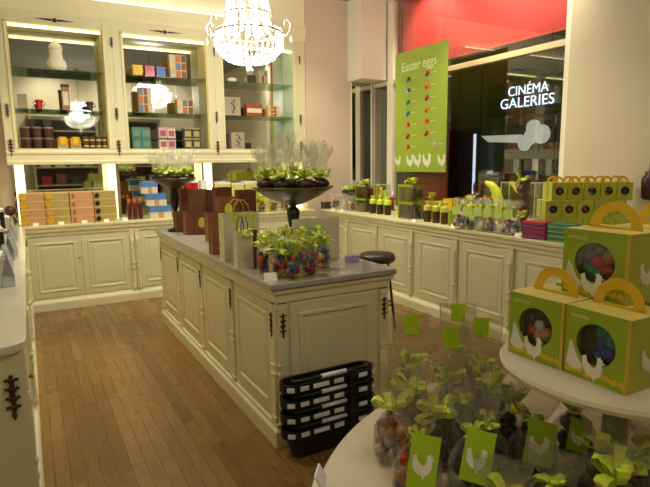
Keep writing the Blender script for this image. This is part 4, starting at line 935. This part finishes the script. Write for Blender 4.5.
# small handled egg boxes (same family as the big ones)
DEEP = [mat('deep_foil_'+n, c, .3, metal=.4, var=.3, scale=60) for n, c in dict(red=(176, 50, 36), bronze=(170, 100, 50), green=(30, 120, 90), blue=(50, 66, 150), plum=(100, 56, 110), gold=(190, 144, 74), silver=(186, 180, 180), teal=(36, 126, 116), brown=(60, 34, 24)).items()]
def egg_box_mesh(t, w, h, d, big, seed, eggc):
    th = .0
    mb = MB()
    r = w*(.31 if big else .27); n = 28; cz = h*.53; cx = 0
    # front face with round window
    outer = []
    for k in range(n):
        a = 2*PI*k/n+PI/4; c, s = math.cos(a), math.sin(a); q = max(abs(c), abs(s)); outer.append((c/q*w/2, s/q*h/2+h/2))
    V0 = [mb.v((x, -d/2, z)) for x, z in outer]; V1 = [mb.v((cx+r*math.cos(2*PI*k/n+PI/4), -d/2, cz+r*math.sin(2*PI*k/n+PI/4))) for k in range(n)]
    V2 = [mb.v((cx+r*math.cos(2*PI*k/n+PI/4), -d/2+.003, cz+r*math.sin(2*PI*k/n+PI/4))) for k in range(n)]
    for k in range(n):
        j = (k+1) % n; mb.f([V0[k], V0[j], V1[j], V1[k]]); mb.f([V1[k], V1[j], V2[j], V2[k]])
    e = .0005
    a = [mb.v(p) for p in ((-w/2, -d/2, 0), (w/2, -d/2, 0), (w/2, d/2, 0), (-w/2, d/2, 0), (-w/2, -d/2, h), (w/2, -d/2, h), (w/2, d/2, h), (-w/2, d/2, h))]
    mb.f([a[3], a[2], a[1], a[0]]); mb.f([a[2], a[3], a[7], a[6]])
    mb.mi = 1; mb.f([a[1], a[2], a[6], a[5]]); mb.f([a[0], a[4], a[7], a[3]]); mb.mi = 2; mb.f([a[4], a[5], a[6], a[7]])
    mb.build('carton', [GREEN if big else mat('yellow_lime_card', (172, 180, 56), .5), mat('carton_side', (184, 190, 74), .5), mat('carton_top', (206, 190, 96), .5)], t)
    # eggs behind the window
    rg = random.Random(seed); mb = MB()
    pts = [(0, 0), (.5, .3), (-.5, .25), (.45, -.4), (-.45, -.4), (0, .62), (0, -.6)]
    for i, (ax, az) in enumerate(pts):
        mb.mi = rg.choice(eggc+[8]); mb.ball((cx+ax*r*.95, -d/2+r*.55+rg.uniform(0, .1)*r, cz+az*r*.95), r*.42, 1, 1, rg.uniform(.9, 1.2), 12, 8)
    mb.build('foil_eggs', DEEP, t, smooth=True)
    if big:
        mb = MB(); mb.M = Matrix.Translation((0, -d/2+.0035, cz)) @ Matrix.Rotation(PI/2, 4, 'X'); mb.lathe([(r, 0), (r, .0005)], 28); mb.build('window_film', clear('box_window_film', (250, 250, 250), .02, .1, .2), t)
    mb = MB(); mb.box(-w/2+.002, w/2-.002, -d/2+r*1.15, -d/2+r*1.17, .002, h-.002); mb.build('inner_card', DTIN, t)
    # yellow arch handle
    mb = MB(); hr = w*.40
    o = [(hr*math.cos(PI*k/16), hr*1.08*math.sin(PI*k/16)) for k in range(17)]; q = [(hr*.58*math.cos(PI*k/16), hr*.58*math.sin(PI*k/16)+hr*.1) for k in range(17)]
    for y0, y1 in ((-.0012, .0012),):
        for (A_, B_, Cc, D_) in zip(o, o[1:], q[1:], q):
            P = [mb.v((p[0], yy, h+p[1])) for yy in (y0, y1) for p in (A_, B_, Cc, D_)]
            for fc in ((0, 1, 2, 3), (7, 6, 5, 4), (0, 4, 5, 1), (3, 2, 6, 7)): mb.f([P[i] for i in fc])
    mb.box(-hr, hr, -.0012, .0012, h, h+hr*.1)
    mb.build('arch_handle', YEL, t)
    if big:
        mb = MB(); mb.prism([(-w*.46, h*.16), (-w*.40, h*.52), (-w*.34, h*.44), (-w*.26, h*.28), (-w*.18, h*.2), (-w*.2, h*.13), (-w*.34, h*.1)], -d/2-.0016, -d/2-.0004); hen(mb, w*.0, h*.2, w*.34, -d/2-.0016, -d/2-.0004)
        mb.build('hen_print', WHITE, t)
        mb = MB(); rr = random.Random(3)
        for k in range(9): mb.M = Matrix.Translation((-w*.42+w*.84*k/8, -d/2-.0008, h*.07+h*.06*rr.random())) @ Matrix.Rotation(rr.uniform(-.7, .7), 4, 'Y'); mb.box(-w*.05, w*.05, -.0006, .0003, -h*.035, h*.035)
        mb.build('yellow_flower_print', YEL, t)
        MB().box(w/2-.007, w/2+.0008, -d/2-.0008, -d/2+.006, .0, h).build('yellow_edge', mat('carton_edge', (206, 178, 56), .5), t)
        mb = MB(); mb.M = Matrix(((0, -1, 0, w/2+.0012), (1, 0, 0, 0), (0, 0, 1, 0), (0, 0, 0, 1))); hen(mb, -.0, h*.4, w*.36, -.0006, .0006); mb.build('side_hen_print', WHITE, t)
        text('carton_text', 'chocolat', h*.08, mat('pale_lime_ink', (196, 212, 120), .5), t, Matrix.Translation((-w*.3, -d/2-.0006, h*.87)) @ FACE_NY, .0003, w*.26) if False else MB().box(-w*.42, -w*.12, -d/2-.0009, -d/2-.0003, h*.86, h*.9).build('print_line', mat('pale_lime_ink', (186, 204, 100), .5), t)
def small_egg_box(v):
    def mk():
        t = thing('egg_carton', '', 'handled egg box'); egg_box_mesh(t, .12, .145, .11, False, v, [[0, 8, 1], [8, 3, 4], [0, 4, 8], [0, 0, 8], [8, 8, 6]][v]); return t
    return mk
d0 = Vector((.5, -.35)).normalized(); bdir = Vector((.35, .5)).normalized(); ang = math.atan2(d0.y, d0.x)
base = Vector(on(550, 237)[:2])
for tier in range(3):
    for k in range(5):
        for dp in range(2):
            pos = base + d0*(.07+.126*k-.05*(tier == 1)) + bdir*(.075+.13*dp+[0, .0, .02][tier])
            if pos.x > 4.33: continue
            if tier < 2 and dp == 1 and k not in (0, 1, 2, 3, 4): continue
            first_or_copy(ST, ('se', (k+tier) % 5), small_egg_box((k+tier) % 5), (pos.x, pos.y, .92+.1455*tier), ang, 'small lime handled egg box by the pier, %s tier, %s row, %s' % (['bottom', 'middle', 'top'][tier], ['front', 'rear'][dp], ['leftmost', 'second from left', 'third from left', 'fourth from left', 'rightmost'][k]), 'small handled egg boxes by the pier')
# handles of lower tiers fold down
for o in list(bpy.data.objects):
    if o.name.startswith('arch_handle') and o.parent and o.parent.get('label', '').startswith('small') and 'top tier' not in o.parent['label']:
        o.scale = (1, 1, 1)
        pz = .145
        o.matrix_parent_inverse = Matrix.Translation((0, 0, pz)) @ Matrix.Rotation(PI/2*.97, 4, 'X') @ Matrix.Translation((0, 0, -pz+.0))
# wall lantern at right
t = thing('wall_lantern', 'dark brown lantern fixed on the wall at the right edge', 'wall lamp', (4.36, 2.44, 1.21))
MB().lathe([(.03, 0), (.055, .02), (.06, .16), (.05, .19), (.035, .2), (.035, .23)], 16).build('lantern_body', DTIN, t, smooth=True)
MB().lathe([(.008, .23), (.008, .36)], 8).build('finial', DTIN, t); MB().box(.03, .089, -.015, .015, .1, .13).build('wall_bracket', DTIN, t)
# price cards at window counter
for k, (px, py) in enumerate(((324, 211), (336, 212), (412, 222), (447, 228), (469, 231), (514, 237))):
    price_card(px, py, 'white price card on window counter edge, ' + ['by the far dark box', 'below the low bowl', 'left of the brown rolls', 'right of the brown rolls', 'among the flower bags', 'beside the striped slabs'][k], s=.05, rz=AL+.2, dx=max(0, 3.475-on(px, py)[0]))
k = 0
for yy in (5.62, 5.44, 5.26, 4.86, 4.68, 4.5, 4.16, 3.98, 3.84, 3.2, 3.34):
    kd = ['lime', 'yellow', 'pale lime', 'ivory'][k % 4]; mm = [LIME, mat('bright_yellow_bag', (206, 190, 60), .5), mat('pale_lime_card', (196, 220, 110), .5), IVORY][k % 4]; x = 3.80+.07*(k % 2)
    if k >= 9: x = 3.72+.06*(k % 2)
    t = thing('small_pouch', '%s tied pouch in the second row of window counter, number %s from far end' % (kd, ['one', 'two', 'three', 'four', 'five', 'six', 'seven', 'eight', 'nine', 'eleven', 'ten'][k]), 'pouch', (x, yy, .92), AL+rnd.uniform(-.3, .3), 'tied pouches in the second row of window counter')
    hh = .13+.05*((k*7) % 3)
    MB().lathe([(.03, 0), (.045, .015), (.048, hh*.55), (.035, hh*.8), (.012, hh)], 12, sy=.75).build('pouch_body', mm if k % 3 else CHOC, t, smooth=True)
    frill(MB(), (0, 0, hh), .012, .04, .05, n=16, seed=k).build('crumpled_top', mm, t, solid=.001)
    bow_mb(MB(), (0, -.005, hh), .05, k).build('bow', LIME, t, solid=.001); k += 1
t = thing('lit_plinth', 'low glowing white plinth under chocolate figures on window counter', 'plinth', (4.0, 3.62, .92), AL); MB().box(-.12, .16, -.035, .035, 0, .02).build('plinth_top', lamp_mat('plinth_light', (255, 244, 190), 1.5), t, bevel=.003)

# ------------------------------------------------------------------ left counter goods
lg = [(-.30, 2.55, .22, .20, .16, BLACK, WHITE, 'black box with white lid nearest on the left counter'), (-.33, 2.95, .30, .22, .20, DGREY, SALMON, 'dark box with tan top on left counter, behind the black box'), (-.24, 3.45, .18, .2, .14, WHITE, WHITE, 'plain white box in the middle of left counter'), (-.26, 3.9, .2, .18, .24, BLACK, IVORY, 'tall black box with ivory lid on left counter'), (-.22, 4.35, .14, .16, .18, WHITE, TAUPE, 'white box with taupe lid on left counter'), (-.28, 4.8, .2, .2, .3, BLACK, WHITE, 'tall dark box with white lid farther along left counter'), (-.24, 5.3, .16, .18, .2, IVORY, WHITE, 'ivory box near the far end of left counter')]
for x, y, w, d, h, a, b, lb in lg: carton('gift_box', w, d, h, a, b, .02, lb, loc=(x, y, .92), rz=.1, group='boxes on the left counter', panel=WHITE if a == BLACK else None)
def silver_pouch():
    t = thing('silver_pouch', '', 'pouch'); mb = MB(); mb.loops([[(-.05, -.03, 0), (.05, -.03, 0), (.05, .03, 0), (-.05, .03, 0)], [(-.055, -.03, .06), (.055, -.03, .06), (.055, .03, .06), (-.055, .03, .06)], [(-.05, -.008, .15), (.05, -.008, .15), (.05, .008, .15), (-.05, .008, .15)]]); mb.build('pouch_body', mat('silver_film', (190, 196, 206), .25, metal=.6), t, bevel=.004)
    MB().box(-.05, .05, -.004, .004, .15, .17).build('sealed_top', mat('silver_film', (190, 196, 206), .25, metal=.6), t); return t
for k, (x, y) in enumerate(((-.135, 3.2), (-.15, 3.62), (-.13, 4.1), (-.14, 4.6), (-.14, 5.05), (-.15, 5.6))):
    first_or_copy(ST, 'sp', silver_pouch, (x, y, .92), PI/2+rnd.uniform(-.3, .3), 'silver pouch near front edge of left counter, %s from the camera' % ['first', 'second', 'third', 'fourth', 'fifth', 'sixth'][k], 'silver pouches on left counter')

# ------------------------------------------------------------------ foreground display table
TZ = .75; TC = (1.27, .48); TR = .918
t = thing('round_table', 'large round cream display table in the right foreground', 'table', (TC[0], TC[1], 0))
CT = mat('cream_tabletop', (196, 184, 156), .45, var=.04)
MB().lathe([(TR-.01, TZ-.035), (TR, TZ-.028), (TR, TZ-.006), (TR-.006, TZ), (.001, TZ)], 96).build('tabletop', CT, t)
MB().lathe([(.26, 0), (.26, .04), (.07, .08), (.06, .6), (.14, TZ-.0355)], 32).build('pedestal', CREAM2, t, smooth=False)
UC = (1.27, .75); UR = .285; UZ = 1.03
t = thing('cake_stand', 'round cream upper tier on a post, carrying handled egg boxes', 'display stand', (UC[0], UC[1], TZ))
MB().lathe([(UR-.012, UZ-TZ-.022), (UR, UZ-TZ-.018), (UR+.003, UZ-TZ-.008), (UR-.003, UZ-TZ), (.001, UZ-TZ)], 72).build('tier_top', mat('tier_cream', (206, 196, 170), .4), t)
MB().lathe([(.10, 0), (.10, .01), (.032, .02), (.028, UZ-TZ-.03), (.05, UZ-TZ-.0225)], 28).build('post', mat('post_grey', (150, 146, 136), .4), t, smooth=False)
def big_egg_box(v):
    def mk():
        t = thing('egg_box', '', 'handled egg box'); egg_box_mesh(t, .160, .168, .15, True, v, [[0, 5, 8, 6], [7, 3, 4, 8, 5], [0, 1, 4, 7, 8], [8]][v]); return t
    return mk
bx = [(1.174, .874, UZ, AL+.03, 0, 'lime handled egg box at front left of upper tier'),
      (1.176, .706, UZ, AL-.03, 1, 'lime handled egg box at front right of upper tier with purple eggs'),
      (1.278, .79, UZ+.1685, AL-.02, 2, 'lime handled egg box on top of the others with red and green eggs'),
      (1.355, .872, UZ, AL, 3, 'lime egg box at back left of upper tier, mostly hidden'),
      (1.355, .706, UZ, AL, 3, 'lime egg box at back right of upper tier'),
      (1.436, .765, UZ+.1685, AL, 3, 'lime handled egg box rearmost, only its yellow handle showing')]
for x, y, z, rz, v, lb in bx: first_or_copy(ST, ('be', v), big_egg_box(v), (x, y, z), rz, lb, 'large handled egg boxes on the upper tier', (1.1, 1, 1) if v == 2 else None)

FILM = clear('bag_film', (240, 236, 226), .11, .16, .5, diff=.35)
def card_tag(t, w, h, M, hen_s=0, m=None):
    mb = MB(); mb.M = M; mb.box(-w/2, w/2, -.0008, .0008, 0, h); tg = mb.build('tag', mat('tag_lime', (164, 198, 26), .5), t)
    if hen_s:
        mb = MB(); mb.M = M; hen(mb, 0, h*.42, hen_s, -.0022, -.0012); mb.build('hen_print', WHITE, tg)
def gift_cello(kind, seed, tagw=.05, tagh=.075, henp=False, H_=.29, top=True):
    t = thing('cellophane_bag', '', 'bag of chocolates'); r = random.Random(seed)
    mb = MB()
    if kind == 'bunny': bunny(mb, (-.014, 0, .004), .135, .4); henfig(mb, (.025, .01, .004), .11, 1.0); mb.build('chocolate_figures', CHOC, t, smooth=True)
    elif kind == 'hen': henfig(mb, (0, 0, .004), .15, .3); mb.build('chocolate_hen', DCHOC, t, smooth=True)
    elif kind == 'dark':
        for k in range(16): mb.ball((r.uniform(-.03, .03), r.uniform(-.018, .018), .02+r.uniform(0, .10)), .019, 1, 1, r.uniform(.8, 1.3), 10, 6)
        mb.build('chocolate_eggs', DCHOC, t, smooth=True)
    else:
        for k in range(34): mb.mi = r.choice([0, 1, 1, 3, 4, 6, 5, 1]); mb.ball((r.uniform(-.04, .04), r.uniform(-.025, .025), .016+r.uniform(0, .09)), .0155, 1, 1, r.uniform(.8, 1.3), 10, 6)
        e = mb.build('foil_eggs', DEEP, t, smooth=True); e['kind'] = 'stuff'
    # film body: pouch pinched at the ribbon, flat flared sheet above
    n = 20; L = []
    for z, a, b in ((0, .05, .032), (.03, .058, .036), (.09, .056, .034), (.125, .035, .022), (.145, .014, .012), (.165, .03, .014), (.21, .056, .010), (H_, .062, .008)):
        L.append([(a*(math.copysign(abs(math.cos(2*PI*k/n))**.7, math.cos(2*PI*k/n)))*(1+.04*math.sin(3*k+seed)), b*math.sin(2*PI*k/n)*(1+.35*math.sin(5*k+seed)), z+(.006*math.sin(k*2+seed) if z > .2 else 0)) for k in range(n)])
    MB().loops(L, cap=False).build('cellophane', FILM, t, smooth=True)
    bow_mb(MB(), (0, -.0 if henp else -.012, .15), .034 if henp else (.058 if seed % 3 else .036), seed).build('bow', LIME, t, solid=.0008)
    MB().tube([(.014*math.cos(a*PI/6), .013*math.sin(a*PI/6), .145) for a in range(12)], .004, 6, True).build('ribbon_tie', LIME, t)
    if henp: card_tag(t, tagw, tagh, Matrix.Translation((-.005, -.082, .075)) @ Matrix.Rotation(.2, 4, 'Y') @ Matrix.Rotation(-.4, 4, 'X'), tagw*.72)
    elif top: card_tag(t, tagw*.9, tagh*.75, Matrix.Translation((0, -.0105, H_-.062)))
    return t
CZ = TZ+.0003
def camface(x, y): return math.atan2(y, x)-PI/2
# (x, y, kind, hen tag, label)
fb = [(1.02, 1.275, 'bunny', 0, 'clear bag with chocolate rabbit and lime tag, far left of table'),
      (1.235, 1.29, 'hen', 0, 'clear bag with lime tag, rearmost in middle of the table bags'),
      (1.04, 1.115, 'dark', 0, 'clear bag of dark chocolates with lime tag, in second row'),
      (1.185, 1.135, 'bunny', 0, 'clear bag with chocolate rabbit and lime tag, left of upper tier'),
      (.745, .90, 'eggs', 1, 'clear bag of orange and purple foil eggs at left front of table'),
      (.90, 1.13, 'hen', 0, 'clear bag with dark hen at left edge behind orange egg bag'),
      (.874, .851, 'dark', 1, 'clear bag with large hen tag, front and centre of table'),
      (.985, 1.0, 'hen', 0, 'clear bag with lime bow in the middle of the table bags'),
      (1.068, .835, 'bunny', 1, 'clear bag with hen tag leaning under edge of upper tier'),
      (.80, 1.06, 'eggs', 0, 'clear bag of foil eggs at the left rim of bags'),
      (.955, .69, 'dark', 0, 'dark filled clear bag at bottom edge in the middle'),
      (.83, .72, 'bunny', 0, 'clear bag with chocolate rabbit, nearest the camera'),
      (1.09, 1.01, 'bunny', 0, 'clear bag with chocolate rabbit between middle bag and upper tier'),
      (.972, .90, 'hen', 0, 'clear bag with dark hen between the two large hen tags'),
      (1.12, .95, 'bunny', 0, 'clear bag with rabbit just left of the upper tier rim'),
      (.875, .975, 'bunny', 0, 'clear bag with rabbit directly behind the large hen tag'),
      ]
for i, (x, y, kd, hp, lb) in enumerate(fb):
    hh = .315 if i < 4 else .27
    o = gift_cello(kd, 11+i, .066 if hp else .052, .115 if hp else .085, bool(hp), hh, i < 4); o.location = (x, y, CZ); o.rotation_euler.z = camface(x, y)+rnd.uniform(-.25, .25); o['label'] = lb; o['group'] = 'clear chocolate bags on the round table'; o.scale = (1, 1, .62 if i in (10, 11) else .88 if i in (8, 13, 14) else 1)
# short bags under the upper tier
for i, (x, y, kd, hp, lb) in enumerate([(1.19, .81, 'dark', 1, 'short clear bag with hen tag under front of the upper tier'), (1.085, .66, 'bunny', 0, 'short clear bag with chocolates under right side of upper tier'), (1.10, .60, 'dark', 0, 'short dark filled bag at bottom edge right of centre'), (1.16, .60, 'eggs', 0, 'short clear bag of foil eggs at the right edge by the post'), (1.0, .575, 'hen', 0, 'short clear bag with hen at the bottom right corner')]):
    o = gift_cello(kd, 51+i, .05, .08, bool(hp), .225, False); o.location = (x, y, CZ); o.rotation_euler.z = camface(x, y)+rnd.uniform(-.3, .3); o['label'] = lb; o['group'] = 'clear chocolate bags on the round table'
price_card(325, 484, 'white price card at left edge of the round table', z=TZ, s=.06, rz=.9)

# ------------------------------------------------------------------ lights
def lamp(name, kind, loc, energy, col=(1, .86, .62), size=.2, rot=None, spot=None, blend=.5, target=None):
    l = bpy.data.lights.new(name, kind); l.energy = energy; l.color = col
    if kind == 'AREA': l.size = size
    else: l.shadow_soft_size = size
    if spot: l.spot_size = spot; l.spot_blend = blend
    o = bpy.data.objects.new(name, l); C.objects.link(o); o.location = loc
    if target is not None: o.rotation_euler = (Vector(target)-Vector(loc)).to_track_quat('-Z', 'Y').to_euler()
    return o
lamp('chandelier_light', 'POINT', (1.865, 4.7, 2.62), 150, (1, .93, .80), .10)
lamp('chandelier_light', 'POINT', (1.15, .6, 2.62), 9, (1, .93, .80), .10)
def downlight(x, y, e, label, tgt=None, ang=1.6):
    def mk():
        t = thing('ceiling_spot', '', 'ceiling lamp'); MB().lathe([(.055, -.03), (.06, -.001)], 20, cap=False).build('housing', WHITE, t, solid=.002); return t
    o = first_or_copy(ST, 'dl', mk, (x, y, H-.001), 0, label, 'ceiling spots outside the picture')
    lamp('spot_light', 'SPOT', (x, y, H-.05), e, (1, .88, .66), .05, spot=ang, blend=.8, target=tgt or (x, y, 0))
downlight(.45, 5.0, 260, 'round ceiling spot over the left aisle, far', (.45, 5.6, 0))
downlight(.45, 3.0, 150, 'round ceiling spot over the left aisle, near')
downlight(2.8, 5.2, 110, 'round ceiling spot over the right aisle, far', (3.2, 6.0, .9))
downlight(3.3, 4.2, 120, 'round ceiling spot aimed at the window counter, middle', (3.9, 4.2, .9), 1.2)
downlight(3.3, 3.1, 80, 'round ceiling spot aimed at the window counter, near pier', (4.0, 3.1, 1.0), 1.1)
downlight(3.3, 5.6, 80, 'round ceiling spot aimed at the far window counter', (3.8, 5.8, .9), 1.1)
downlight(.6, -.75, 70, 'added round ceiling spot behind the camera, brightening the front wall', (.6, -1.6, 3.0), 2.0)  # added lamps, these three: brighten the wall that the cabinet mirrors reflect
downlight(2.2, -.75, 70, 'second added ceiling spot behind the camera, brightening the front wall', (2.2, -1.6, 3.0), 2.0)
downlight(3.7, -.75, 50, 'third added ceiling spot behind the camera, brightening the front wall', (3.7, -1.6, 3.0), 2.0)
downlight(3.86, 5.6, 45, 'round ceiling spot straight above far window counter', (3.86, 5.6, .9), .75)
downlight(3.86, 4.2, 55, 'round ceiling spot straight above middle window counter', (3.86, 4.2, .9), .8)
downlight(3.9, 3.3, 55, 'round ceiling spot straight above the handled boxes', (4.0, 3.2, .9), .8)
for yy in (5.3, 4.35, 3.7): lamp('blind_spot', 'SPOT', (4.08, yy, H-.04), 150, (1, .88, .66), .02, spot=1.75, blend=.7, target=(4.62, yy, 3.1))
w_ = bpy.data.worlds.new('night'); sc.world = w_; w_.use_nodes = True
w_.node_tree.nodes['Background'].inputs[0].default_value = (.9, .8, .6, 1); w_.node_tree.nodes['Background'].inputs[1].default_value = .01
sc.view_settings.view_transform = 'Standard'; sc.view_settings.look = 'None'; sc.view_settings.gamma = 1; sc.view_settings.use_curve_mapping = False
sc.view_settings.exposure = -0.35
